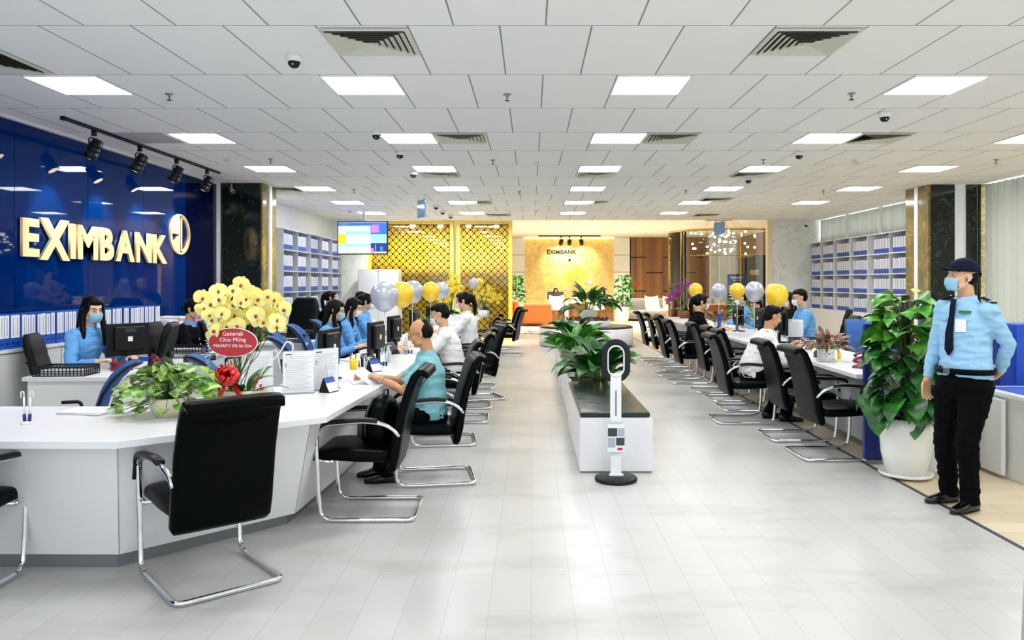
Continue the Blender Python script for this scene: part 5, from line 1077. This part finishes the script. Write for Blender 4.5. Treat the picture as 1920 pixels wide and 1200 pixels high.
for a in [(-1.6,8.5,1.405,.152,'balloon_grey','large pearl grey balloon, nearest on the left counter',.0),(-1.62,9.75,1.405,.15,'balloon_yellow','yellow balloon right behind the largest grey balloon, left counter',.0),(-1.6,10.5,1.43,.142,'balloon_grey','grey balloon half hidden by the nearest yellow balloon',.0),(-1.6,12.4,1.41,.145,'balloon_yellow','yellow balloon in the middle of the left counter',0),(-1.6,13.9,1.415,.14,'balloon_grey','grey balloon behind the middle yellow balloon, left counter',0),
          (-1.3,17.6,1.53,.11,'balloon_grey','small grey balloon far on the left before the golden screen',0),(-1.24,18.5,1.54,.11,'balloon_yellow','small yellow balloon far on the left before the golden screen',0)]: balloon(*a[:6], lean=a[6])
for a in [(3.25,10.3,1.38,.145,'balloon_yellow','largest yellow balloon, nearest on the right counter'),(3.42,11.0,1.41,.12,'balloon_yellow','yellow balloon tucked behind the largest one, right counter'),(3.25,11.35,1.42,.138,'balloon_grey','large grey balloon in the middle of the right row'),(3.25,12.3,1.42,.118,'balloon_yellow','yellow balloon left of the large grey balloon, right row'),(3.25,13.5,1.4,.128,'balloon_grey','pale grey balloon between two yellow balloons, right row'),(3.25,15.4,1.4,.136,'balloon_yellow','farthest yellow balloon of the right row')]: balloon(*a)
balloon(.6,31.5,1.62,.13,'balloon_yellow','small yellow balloon at the reception desk, left',z0=.765); balloon(2.35,31.5,1.6,.12,'balloon_grey','small grey balloon at the reception desk, right',z0=.765)
# ------------------------------------------------------------------ desk things
def monitor(x, y, deg, label, z=.75, grp='monitors'):
    t = empty('monitor', label, 'monitor', (x,y,z), math.radians(deg), grp)   # screen faces local -Y
    MB().use('black_plastic').box(-.2,.2,-.015,.02,.10,.41,bev=.006).obj('screen_housing', t); q = MB().use('dark_grey').box(-.185,.185,-.0165,-.015,.12,.395).obj('display', t)
    MB().use('black_plastic').box(-.14,.14,.02,.055,.15,.38,bev=.012).obj('back_cover', t); MB().use('black_plastic').box(-.03,.03,.015,.04,.01,.25).obj('stand', t); MB().use('black_plastic').lathe([(.11,0),(.11,.008),(.03,.018)],seg=24).obj('base', t)
    MB().use('dark_grey').box(-.05,.05,.0545,.058,.33,.36).obj('handle_recess', t); MB().use('paper').box(-.02,.025,.0545,.0565,.24,.285).obj('sticker', t); return t
# screens face the staff: left counter staff sit at -X -> screen normal -X
for i, (x, y, d, l) in enumerate([(-1.67,6.42,-97,'black monitor nearest the camera on the left counter'),(-1.52,7.6,-98,'second black monitor on the left counter, beside the grey balloon stick'),(-1.58,8.95,-98,'third black monitor on the left counter'),(-1.66,11.0,-96,'black monitor beyond the yellow balloon on the left counter'),(-1.68,12.9,-96,'far black monitor on the left counter'),
   (-3.88,7.5,-128,'black monitor with white sticker on the near left side desk'),(3.38,12.7,96,'black monitor far along the right counter'),(3.42,11.6,96,'black monitor behind the customer in white, right counter'),(3.3,10.3,96,'monitor behind the nearest yellow balloon, right counter')]): monitor(x, y, d, l, .74 if i == 5 else .75)
monitor(.85,31.5,10,'black monitor left of the reception women',.765); monitor(1.1,31.3,0,'second black monitor on the reception desk',.765); monitor(2.45,31.5,-10,'black monitor right on the reception desk',.765)
def pen_stand(x, y, label, z=.75, deg=0, grp='pen stands'):
    t = empty('pen_stand', label, 'pen stand', (x,y,z), math.radians(deg), grp)
    MB().use('white_plastic').lathe([(.032,0),(.034,.006),(.02,.014),(0,.016)], seg=20).obj('base', t)
    for s in (-1,1):
        MB().use('deep_blue').cyl((s*.013,0,.012),(s*.016,0,.055),.009,10).obj('pen_holder', t); q = MB().use('white_plastic'); q.cyl((s*.015,0,.055),(s*.018,0,.15),.0055,8); q.tube(fillet([(s*.018,0,.15),(s*.018,0,.18),(s*.035,0,.18),(s*.034,0,.145)], .012), .0035, 6); q.obj('pen', t)
for x, y, l in ((-2.82,4.36,'white and blue pen pair on a stand at the near left end of the counter'),(-1.48,5.75,'white pen stand beside the nearest monitor'),(-1.42,6.55,'pen stand in front of the man in teal'),(-1.36,7.25,'pen stand next to the blue name card'),(-1.32,8.5,'pen stand beside the third monitor'),(-1.35,11.8,'pen stand far along the left counter'),(3.1,9.9,'pen stand on the right counter near the customer in white')): pen_stand(x, y, l)
def name_card(x, y, deg, label, z=.75):
    t = empty('name_card', label, 'name card', (x,y,z), math.radians(deg), 'blue name cards'); q = MB().use('black_plastic'); q.add([(-.06,.0,0),(.06,.0,0),(.06,.05,.105),(-.06,.05,.105),(-.06,.09,0),(.06,.09,0),(.06,.055,.105),(-.06,.055,.105)], [(0,1,2,3),(4,7,6,5),(3,2,6,7),(0,3,7,4),(1,5,6,2),(0,4,5,1)]); q.obj('tent_stand', t)
    R = Matrix.Rotation(-math.atan2(.05,.105), 3, 'X')
    for nm, m_, z0, z1 in (('card','paper',.008,.075),('card_header','brand_blue',.075,.112)): MB().use(m_).box(-.058,.058,-.0025,-.0005,z0,z1,R=R,c=(0,0,0)).obj(nm, t)
name_card(-3.62,7.22,-12,'blue and white name card beside the maroon phones on the left desk',.74); name_card(-1.36,6.9,60,'blue and white name card before the second monitor, left counter'); name_card(-1.42,5.62,70,'tilted name card at the corner of the left counter'); name_card(3.2,9.2,-60,'blue name card on the right counter')
def acrylic(x, y, deg, label, z=.75, s=1):
    t = empty('acrylic_sign', label, 'document holder', (x,y,z), math.radians(deg), 'acrylic document holders', s); MB().use('acrylic').box(-.11,.11,-.001,.003,.0,.305).obj('clear_panel', t); MB().use('acrylic').box(-.11,.11,-.04,.045,0,.004).obj('foot', t)
    q = MB().use('paper').box(-.105,.105,-.003,-.0012,.006,.3); q.use('photo_dark').box(-.09,-.04,-.0036,-.003,.275,.283); q.use('print')
    for k in range(20): q.box(-.09,.09-.02*(k%3),-.0036,-.003,.26-k*.0122,.2615-k*.0122)
    q.use('photo_pale').box(-.095,-.08,-.0037,-.003,.19,.22); q.obj('document', t)
acrylic(-1.66,5.56,22,'clear upright holder with a printed form, beside the nearest monitor'); acrylic(-1.52,5.78,50,'second clear document holder, just right of the first'); acrylic(-1.95,5.55,18,'clear document holder behind the red berries of the orchid'); acrylic(3.5,10.35,-20,'clear document holder before the masked man, right counter')
def phone(x, y, deg, label, z=.75):
    t = empty('desk_phone', label, 'telephone', (x,y,z), math.radians(deg), 'maroon desk phones'); R = Matrix.Rotation(.25, 3, 'X')
    MB().use('maroon').box(-.09,.09,-.1,.1,.012,.045,bev=.01,R=R).obj('phone_base', t); q = MB().use('maroon'); q.loft([(-.06,-.1,.065),(-.06,-.07,.09),(-.06,.07,.105),(-.06,.1,.085)], [(.02,.016),(.016,.012),(.016,.012),(.02,.016)], ref=(1,0,0), seg=12); q.obj('handset', t)
    q = MB().use('dark_grey'); [q.box(.0+.022*i,.014+.022*i,-.06+.025*j,-.045+.025*j,.03+.006*j,.05+.006*j) for i in range(3) for j in range(4)]; q.obj('keypad', t)
phone(-3.72,7.08,30,'maroon desk phone in front of the black basket',.74 if False else .75); phone(-3.56,7.5,40,'second maroon phone beside the blue name card',.74); phone(3.1,7.2,-60,'maroon phone at the near end of the right counter'); phone(-1.85,6.85,-70,'dark red phone behind the nearest monitor'); phone(-1.78,6.15,-60,'dark red phone by the corner of the left counter'); phone(3.3,7.65,-80,'maroon phone behind the red leaved plant')
def basket(x, y, deg, label, z=.75, w_=.21, d_=.13, h_=.085):
    t = empty('document_basket', label, 'basket', (x,y,z), math.radians(deg), 'black document baskets'); q = MB().use('black_plastic')
    for s in (-1,1):
        q.box(-w_,w_,s*d_-.003,s*d_+.003,h_-.015,h_,); q.box(s*w_-.003,s*w_+.003,-d_,d_,h_-.015,h_)
        for k in range(15): x_ = -w_+2*w_*k/14; q.box(x_-.003,x_+.003,s*d_-.0025,s*d_+.0025,0,h_-.012)
        for k in range(9): y_ = -d_+2*d_*k/8; q.box(s*w_-.0025,s*w_+.0025,y_-.003,y_+.003,0,h_-.012)
        for k in range(4): zz = .004+k*.02; q.box(-w_,w_,s*d_-.0028,s*d_+.0028,zz-.003,zz+.003); q.box(s*w_-.0028,s*w_+.0028,-d_,d_,zz-.003,zz+.003)
    q.box(-w_,w_,-d_,d_,0,.003); q.obj('basket_wall', t); MB().use('paper').box(-w_*.8,w_*.8,-d_*.8,d_*.8,.004,.05).obj('papers', t)
basket(-3.98,6.68,4,'black perforated basket in front of the long haired woman'); basket(-3.9,8.78,0,'black perforated basket before the woman in the black suit',w_=.24); basket(-3.38,7.95,85,'small black tray behind the blue name card',.74,.13,.1,.05); basket(3.55,10.0,0,'dark document tray on the right counter'); basket(-3.2,10.4,0,'black file tray stack behind the yellow orchids',h_=.11)
def paper_stack(x, y, deg, label, z=.75, n=5, w_=.105, d_=.148):
    random.seed(int(x*100)); t = MB(); 
    for k in range(n): t.use('paper').box(-w_+.0,w_,-d_,d_,k*.0035,k*.0035+.0028,R=Rz(random.uniform(-.12,.12)))
    t.use('print'); [t.box(-w_*.8,w_*.7,-d_*.7+j*.03,-d_*.7+j*.03+.003,n*.0035-.0007,n*.0035-.0003) for j in range(7)]
    o = t.obj('paper_stack'); o.location = (x,y,z+.0005); o.rotation_euler = (0,0,math.radians(deg)); tag(o, label, 'papers', 'loose papers on the counters'); return o
paper_stack(-2.68,4.74,80,'small stack of white papers left of the pothos on the near counter'); paper_stack(-1.33,6.2,20,'white paper in front of the man in teal',n=2); paper_stack(-1.42,6.42,-20,'paper sheets just beyond the hands of the man in teal',n=1); paper_stack(-1.42,8.85,70,'papers under the hands of the young man in white',n=3)
paper_stack(-1.85,9.0,0,'papers before the woman leaning over the counter',n=4); paper_stack(-1.8,7.9,40,'white papers behind the second monitor',n=4); paper_stack(-1.4,10.6,60,'papers on the left counter beyond the young man',n=3); paper_stack(3.15,8.9,10,'papers before the customer in white, right counter',n=3); paper_stack(3.4,7.4,30,'white papers near the red leaved plant',n=6)
# paper held by the man in teal
q = MB().use('paper'); q.grid(lambda u, v: ((u-.5)*.15, (v-.5)*.19, .012*math.sin(u*3)), 4, 4); o = q.obj('held_paper'); o.location = (-1.28,6.1,.80); o.rotation_euler = (math.radians(35), math.radians(-10), math.radians(70)); so_ = o.modifiers.new('solid','SOLIDIFY'); so_.thickness = .0008; tag(o, 'white paper held in the hands of the man in teal', 'paper')
def bottle(x, y, label, m='bottle_clear', h_=.16, r=.03, z=.75):
    t = empty('bottle', label, 'bottle', (x,y,z), 0, 'sanitizer bottles'); MB().use(m).lathe([(r*.95,0),(r,.01),(r,h_*.65),(r*.4,h_*.8),(r*.38,h_*.86)], seg=20).obj('bottle_body', t); q = MB().use('white_plastic'); q.cyl((0,0,h_*.86),(0,0,h_*1.02),r*.35,12); q.box(-.006,.03,-.006,.006,h_*1.0,h_*1.05); q.obj('pump', t)
bottle(-1.42,7.75,'clear sanitizer bottle right of the second monitor'); bottle(-1.4,8.75,'taller clear sanitizer bottle beside the third monitor',h_=.19); bottle(-1.45,6.95,'clear plastic cup bottle behind the name card',h_=.12); bottle(3.2,8.1,'yellow topped glue bottle beside the red leaved plant','yellow_thing',.1,.02); bottle(3.02,8.25,'dark bottle left of the cream plant pot','dark_grey',.09,.03)
def cup(x, y, label, m, z=.75, r=.035, h_=.1, pens=5):
    t = empty('pencil_cup', label, 'pencil cup', (x,y,z), 0, 'pencil cups'); MB().use(m).lathe([(r*.9,0),(r,h_),(r*.9,h_),(r*.82,.01)], seg=20).obj('cup', t); random.seed(int(y*50))
    for k in range(pens): a = random.uniform(0,6.28); MB().use(['deep_blue','ribbon_red','white_plastic','yellow_thing'][k%4]).cyl((r*.4*math.cos(a),r*.4*math.sin(a),.012),(r*.9*math.cos(a),r*.9*math.sin(a),h_*1.45),.0035,6).obj('pen', t)
cup(-1.62,7.1,'yellow and blue pencil cup behind the second monitor','yellow_thing'); cup(-3.05,10.5,'pink pencil cup on the desk behind the orchids','pink',h_=.08); cup(3.45,9.3,'blue pencil cup on the right counter','brand_blue'); cup(3.5,12.0,'blue pencil cup far on the right counter','brand_blue')
# stamp box, tilted tablet, little coil
t = empty('stamp_box', 'small black desk organiser with white label beside the pen stand', 'organiser', (-1.6,6.08,.75), .3); MB().use('black_plastic').box(-.07,.07,-.05,.05,0,.07,bev=.004).obj('box_body', t); MB().use('paper').box(-.05,.0,-.0515,-.05,.015,.055).obj('label_plate', t); q = MB().use('maroon'); q.ell((-.03,0,.082),(.02,.016,.014),10,8); q.obj('stamp', t)
for x, y, l in ((-1.55,5.98,'black tilted tablet on a stand at the corner of the left counter'),(-1.48,7.35,'black tilted rating tablet before the second monitor'),(-1.5,8.6,'black rating tablet beside the third monitor')):
    t = empty('tablet_stand', l, 'tablet', (x,y,.75), math.radians(65), 'rating tablets'); q = MB().use('black_plastic'); q.add([(-.09,0,0),(.09,0,0),(.09,.09,.12),(-.09,.09,.12),(-.09,.12,0),(.09,.12,0)], [(0,1,2,3),(3,2,5,4),(0,3,4),(1,5,2),(0,4,5,1)]); q.obj('tablet_body', t); q = MB().use('grey_panel'); q.tube([(-.09,0,.003),(-.09,.09,.122),(.09,.09,.122),(.09,0,.003)],.004,6); q.obj('rim', t); q = MB().use('white_plastic'); q.tube(fillet([(.08,.12,.01),(.14,.14,.01),(.18,.05,.01),(.12,-.05,.01)],.04),.003,6); q.obj('cable', t)
q = MB().use('brows'); o_ = []; q = MB().use('skin_tan'); [q.tube([(.022*math.cos(a),.03*math.sin(a),.012+.016*k) for a in [2*PI*i/12 for i in range(12)]],.006,6,closed=True) for k in range(3)]; o = q.obj('paper_clip_roll'); o.location = (-1.4,6.28,.752); tag(o,'small brown and red coil standing on the papers near the man in teal','coil')
o = MB().use('brand_blue').box(-.11,.11,-.012,.012,0,.30).obj('blue_folder'); o.location = (2.98,12.35,.75); o.rotation_euler = (0,0,1.2); tag(o, 'bright blue folder upright before the woman in black', 'folder')
for i, (x, y, l) in enumerate(((-4.9,10.35,'lowest pink and white folders on the cabinet behind the suited woman'),(-4.95,10.75,'white open file box on the cabinet beside the suited woman'),(-4.9,11.15,'stack of white files on the cabinet, right end'))):
    t = empty('file_pile', l, 'files', (x,y,.93), 0, 'files on the low cabinets')
    for k in range(4 if i != 1 else 5): MB().use(['pink','paper','white_plastic','paper'][(k+i)%4]).box(-.15,.15,-.13+.01*k,.13-.005*k,k*.03,k*.03+.027,R=Rz(.05*(k%3-1))).obj('folder', t)
# backpack on the third chair seat
t = empty('backpack', 'black backpack sitting on the seat of the near side chair', 'bag', (-1.02,5.32,.463), math.radians(80))
q = MB().use('black_leather'); q.loft([(0,0,.0),(0,0,.02),(0,0,.12),(0,-.01,.22),(0,-.02,.28),(0,-.03,.315)], [(.15,.09),(.165,.11),(.16,.11),(.14,.095),(.1,.07),(.03,.03)], ref=(1,0,0), seg=20, ex=3); q.obj('bag_body', t)
q = MB().use('dark_grey'); q.loft([(0,.1,.03),(0,.115,.05),(0,.112,.14),(0,.09,.17)], [(.1,.02),(.12,.03),(.115,.03),(.08,.01)], ref=(1,0,0), seg=16, ex=3); q.obj('front_pocket', t)
q = MB().use('dark_grey'); q.tube(fillet([(-.04,-.03,.3),(-.04,-.03,.35),(.04,-.03,.35),(.04,-.03,.3)],.02),.008,6); q.obj('handle', t); q = MB().use('dark_grey'); q.tube(fillet([(-.15,.06,.05),(-.17,.05,.2),(-.08,.03,.3)],.06),.008,6); q.obj('strap', t)
# rubbish-free extras by the guard: water dispenser and bottle
t = empty('water_dispenser', 'white rounded water dispenser cabinet behind the guard', 'water dispenser', (3.34,6.42,0)); MB().use('white_gloss').lathe([(.2,0),(.215,.03),(.215,.9),(.2,.95),(0,.96)], seg=40, sy=.9).obj('cabinet_body', t); q = MB().use('vent'); q.tube([(-.08,-.19,.2),(-.08,-.19,.7),(.1,-.18,.7),(.1,-.18,.2)],.004,6); q.obj('door_outline', t); MB().use('steel').box(-.1,-.04,-.205,-.19,.62,.64).obj('handle', t)
t = empty('water_bottle', 'large translucent blue water bottle upside down on the dispenser', 'bottle', (3.34,6.42,.96)); MB().use('water_blue').lathe([(.03,0),(.06,.03),(.135,.08),(.14,.2),(.134,.21),(.14,.22),(.14,.3),(.134,.31),(.14,.32),(.14,.38),(.12,.41),(0,.415)], seg=36).obj('bottle_body', t)
t = empty('blue_kiosk', 'blue box cabinet with a white letter behind the guard at the right edge', 'kiosk', (4.95,7.05,0)); MB().use('brand_blue').box(-.62,.5,-.1,.2,.55,1.17,bev=.01).obj('blue_panel', t); MB().use('deep_blue').box(-.62,.5,-.1,.2,0,.55,bev=.01).obj('lower_panel', t); text('H', 'panel_lettering', .1, 'white_plastic', t, (-.16,-.106,.85), (PI/2,0,0), .001)
t = empty('side_counter', 'white counter with a blue sheet on top at the right edge behind the guard', 'counter', (4.3,6.2,0)); MB().use('white_desk').box(-.56,.6,-.35,.35,.0,.64,bev=.004).obj('counter_body', t); MB().use('white_lam').box(-.58,.62,-.37,.37,.64,.67,bev=.003).obj('countertop', t); MB().use('brand_blue').box(-.5,.3,-.36,.3,.67,.674).obj('blue_sheet', t); MB().use('white_desk').box(-.62,-.585,-.1,.3,.03,.62,bev=.004).obj('side_panel', t)
t = empty('blue_partition', 'dark blue panel behind the water bottle', 'partition', (4.16,7.1,0)); MB().use('navy_board').box(-.5,.1,-.02,.02,.03,1.2,bev=.004).obj('board', t); MB().use('steel').box(-.48,.08,-.03,.03,0,.03).obj('foot_rail', t)
# ------------------------------------------------------------------ lounge
t = empty('sofa', 'orange brown leather sofa at the left of the lounge, its end towards the hall', 'sofa', (.1,27.9,0)); q = MB().use('orange_leather')
q.box(-.35,.62,-.5,.4,.12,.78,bev=.05).obj('armrest', t) if False else None
MB().use('orange_leather').box(-.36,.62,-.45,-.2,.1,.8,bev=.06).obj('armrest', t); MB().use('orange_leather').box(-.9,.5,-.2,1.9,.1,.42,bev=.05).obj('seat', t); MB().use('orange_leather').box(-1.15,-.75,-.45,2.1,.1,.9,bev=.07).obj('backrest', t); MB().use('orange_leather').box(-.36,.62,1.9,2.15,.1,.8,bev=.06).obj('armrest', t)
for s in (-1,1): MB().use('orange_leather').box(-.74,-.58,.0+(s>0)*.9,.8+(s>0)*.9,.42,.9,bev=.06).obj('cushion', t)
for x, y in ((-1.05,-.35),(.5,-.35),(-1.05,2.0),(.5,2.0)): MB().use('black_plastic').cyl((x,y,0),(x,y,.1),.02,8).obj('leg', t)
t = empty('sofa', 'low orange brown sofa at the right of the lounge behind the balloons', 'sofa', (6.0,26.4,0)); MB().use('orange_leather').box(-1.3,1.3,-.1,.15,.1,.82,bev=.06).obj('backrest', t); MB().use('orange_leather').box(-1.25,1.25,.15,.8,.1,.42,bev=.05).obj('seat', t); [MB().use('orange_leather').box(s*1.2-.12,s*1.2+.12,-.1,.85,.1,.6,bev=.05).obj('armrest', t) for s in (-1,1)]; [MB().use('black_plastic').cyl((x,y,0),(x,y,.1),.02,8).obj('leg', t) for x,y in ((-1.2,0),(1.2,0),(-1.2,.7),(1.2,.7))]
t = empty('curved_sofa', 'grey curved sofa along the wood panelled wall', 'sofa', (5.6,31.8,0)); q = MB().use('grey_fabric')
def arc(r, a0, a1, z, n=20): return [(r*math.cos(a0+(a1-a0)*k/n), r*math.sin(a0+(a1-a0)*k/n)-1.4, z) for k in range(n+1)]
q.loft(arc(1.9,.25*PI,.8*PI,.25), (.35,.2), ref=(0,0,1), seg=16, ex=4) if False else None
q.loft(arc(1.7,.2*PI,.85*PI,.26), [(.18,.4)]*21, ref=(0,0,1), seg=16, ex=4); q.obj('seat', t); q = MB().use('grey_fabric'); q.loft(arc(2.15,.2*PI,.85*PI,.5), [(.4,.14)]*21, ref=(0,0,1), seg=16, ex=4); q.obj('backrest', t); MB().use('black_plastic').loft(arc(1.8,.22*PI,.83*PI,.04), [(.04,.25)]*21, ref=(0,0,1), seg=8, ex=4).obj('plinth', t)
def shell_chair():
    t = empty('shell_chair', '', 'chair'); q = MB().use('cream')
    q.grid(lambda u, v: ((u-.5)*.52*(1-.15*max(0,v-.5)), (-.02+.24*math.cos(PI*min(v,.5))) - .0 - max(0,v-.45)*.18 - .22*min(1,v*2)*.6 - .05*((u-.5)*2)**2*-1, .45+.42*max(0,v-.42)**.9*1.75+.05*((u-.5)*2)**2), 12, 14); o = q.obj('shell', t); sm = o.modifiers.new('solid','SOLIDIFY'); sm.thickness = .03
    MB().use('brass').lathe([(.03,.40),(.012,.3),(.012,.06),(.03,.04)], seg=12).obj('column', t)
    for k in range(4): a = PI/4+k*PI/2; MB().use('brass').tube([(0,0,.06),(.26*math.cos(a),.26*math.sin(a),.012)], .012, 8).obj('leg', t)
    return t
SC = shell_chair()
for i, (x, y, d, l) in enumerate([(.95,29.3,180,'cream shell chair left before the reception desk'),(2.45,29.3,180,'cream shell chair right before the reception desk'),(4.45,28.2,200,'cream shell chair before the grey sofa, left one'),(4.95,27.4,185,'cream shell chair before the grey sofa, right one'),(6.1,28.8,90,'pale shell armchair inside the glass room')]):
    if i == 0: SC.location = (x,y,0); SC.rotation_euler = (0,0,math.radians(d)); SC['label'] = l; SC['group'] = 'shell chairs'; SC.scale = (1.12,)*3
    else: dup(SC, (x,y,0), math.radians(d), l, 'shell chairs')
t = empty('lounge_table', 'small round white table between the cream shell chairs', 'table', (5.4,28.6,0)); MB().use('white_lam').lathe([(.38,.7),(.38,.73),(0,.73)],seg=32).obj('tabletop', t); MB().use('brass').lathe([(.25,0),(.25,.015),(.02,.03),(.02,.7)],seg=20).obj('pedestal', t)
t = empty('reception_desk', 'white reception desk with dark wood insets before the gold wall', 'desk', (1.9,31.2,0))
MB().use('white_lam').box(-1.5,1.5,-.4,.4,.72,.765,bev=.004).obj('desktop', t)
for x in (-1.48,-.5,.5,1.48): MB().use('white_lam').box(x-.06 if x > -1.4 else x,x+.06 if x < 1.4 else x,-.38,.38,0,.72).obj('side_panel', t)
for x in (-.97,0,.97): MB().use('wood_panel').box(x-.4,x+.4,-.05,0,.02,.72).obj('inset_panel', t)
# wall lettering on the gold wall
t = empty('wall_lettering', 'dark raised bank lettering on the gold wall behind reception', 'sign', (.68,BACK-.03,2.55))
o = text('EXIMBANK', 'lettering', .26, 'green_leather', t, (0,-.01,.24), (PI/2,0,0), .02, .008, 'LEFT', 1.0); o = text('PRIORITY', 'lettering', .42, 'vent', t, (0,-.01,-.16), (PI/2,0,0), .02, .0, 'LEFT', 1.15)
q = MB().use('green_leather'); q.leaf((.93,-.04,-.02), 0, 0, .01, .01); q = MB().use('green_leather'); q.ell((.99,-.03,-.03), (.045,.01,.075), 12, 8, R=Ry(.6)); q.obj('leaf_emblem', t)
# roll-up banner
t = empty('rollup_banner', 'blue roll up banner with white lettering and table, right of the lounge', 'banner', (6.75,25.6,0)); t.rotation_euler = (0,0,math.radians(-8)); MB().use('brand_blue' if False else 'deep_blue').box(-.3,.3,-.004,0,1.5,1.82).obj('banner_header', t); MB().use('deep_blue').box(-.3,.3,-.004,0,.08,1.5).obj('banner', t); MB().use('steel').box(-.32,.32,-.06,.06,0,.08,bev=.01).obj('base', t)
text('EXIMBANK', 'lettering', .085, 'white_plastic', t, (0,-.006,1.68), (PI/2,0,0), .001, .002, 'CENTER', .95); text('PRIORITY', 'lettering', .06, 'white_plastic', t, (0,-.006,1.6), (PI/2,0,0), .001); q = MB().use('white_plastic'); [q.box(-.26,.26-(k%3)*.05,-.006,-.004,1.4-k*.1,1.44-k*.1) for k in range(12)]; q.obj('printed_table', t); MB().use('steel').cyl((0,.02,.05),(0,.02,1.8),.01,8).obj('pole', t)
# glass meeting room
t = empty('glass_room', 'curved glass meeting room with thin metal frames at the right of the lounge', 'glass room', (6.0,24.0,0)); R_ = 1.75
for k in range(5):
    a0 = PI*.98+PI*.86*k/5; a1 = PI*.98+PI*.86*(k+1)/5-.012
    q = MB().use('clear_glass'); n = 8; ps = [(R_*math.cos(a0+(a1-a0)*j/n), R_*math.sin(a0+(a1-a0)*j/n)) for j in range(n+1)]; pi_ = [(p[0]*.993,p[1]*.993) for p in ps]; q.prism(ps+pi_[::-1], .05, 3.05); q.obj('glass_panel', t)
    MB().use('brass').box(R_*math.cos(a0)-.012,R_*math.cos(a0)+.012,R_*math.sin(a0)-.012,R_*math.sin(a0)+.012,.0,3.08).obj('mullion', t)
q = MB().use('brass'); q.loft([(R_*math.cos(a),R_*math.sin(a),3.08) for a in [PI*.98+PI*.86*k/40 for k in range(41)]], (.03,.03), ref=(0,0,1), seg=6); q.obj('top_rail', t); q = MB().use('brass'); q.loft([(R_*math.cos(a),R_*math.sin(a),.025) for a in [PI*.98+PI*.86*k/40 for k in range(41)]], (.025,.03), ref=(0,0,1), seg=6); q.obj('bottom_rail', t)
q = MB().use('brass'); q.cyl((-1.3,-.9,2.35),(1.3,-.9,2.35),.02,8); q.obj('tie_bar', t)
t = empty('chandelier', 'crystal bubble chandelier hanging inside the glass room', 'chandelier', (5.9,24.2,LCEIL)); MB().use('brass').lathe([(.5,0),(.5,-.03),(0,-.03)],seg=30).obj('canopy', t); random.seed(77); q2 = MB().use('steel')
for k in range(46):
    a = random.uniform(0,6.28); r_ = random.uniform(.0,1.15)**1; z = -random.uniform(.35,1.05); r_ = min(r_,1.15); x_, y_ = r_*math.cos(a), r_*math.sin(a)*.8; q2.cyl((x_*.42,y_*.42,-.03),(x_,y_,z),.002,4); MB().use('crystal').ell((x_,y_,z-.03),(.035,.035,.03),10,8).obj('crystal_bubble', t)
q2.obj('wires', t)
t = empty('rug', 'patterned pale rug at the edge of the lounge on the left', 'rug', (-.1,24.6,.0)); MB().use('rug').box(-.9,.7,-1.2,1.2,.001,.012).obj('pile', t)
o = MB().use('ribbon_red').lathe([(0,-.01),(.08,-.01),(.08,0),(0,0)],seg=24).obj('round_wall_sign'); o.location = (4.6,BACK-.005,1.5); o.rotation_euler = (PI/2,0,0); tag(o, 'small round red and white sign on the wood panelled wall', 'sign')
# details on trims
o = MB().use('black_plastic').box(-.03,.03,-.03,.03,0,.05).obj('wall_camera'); o.location = (7.3,20.7,3.02); tag(o, 'tiny dark camera high on the white marble wall at the right', 'security camera')
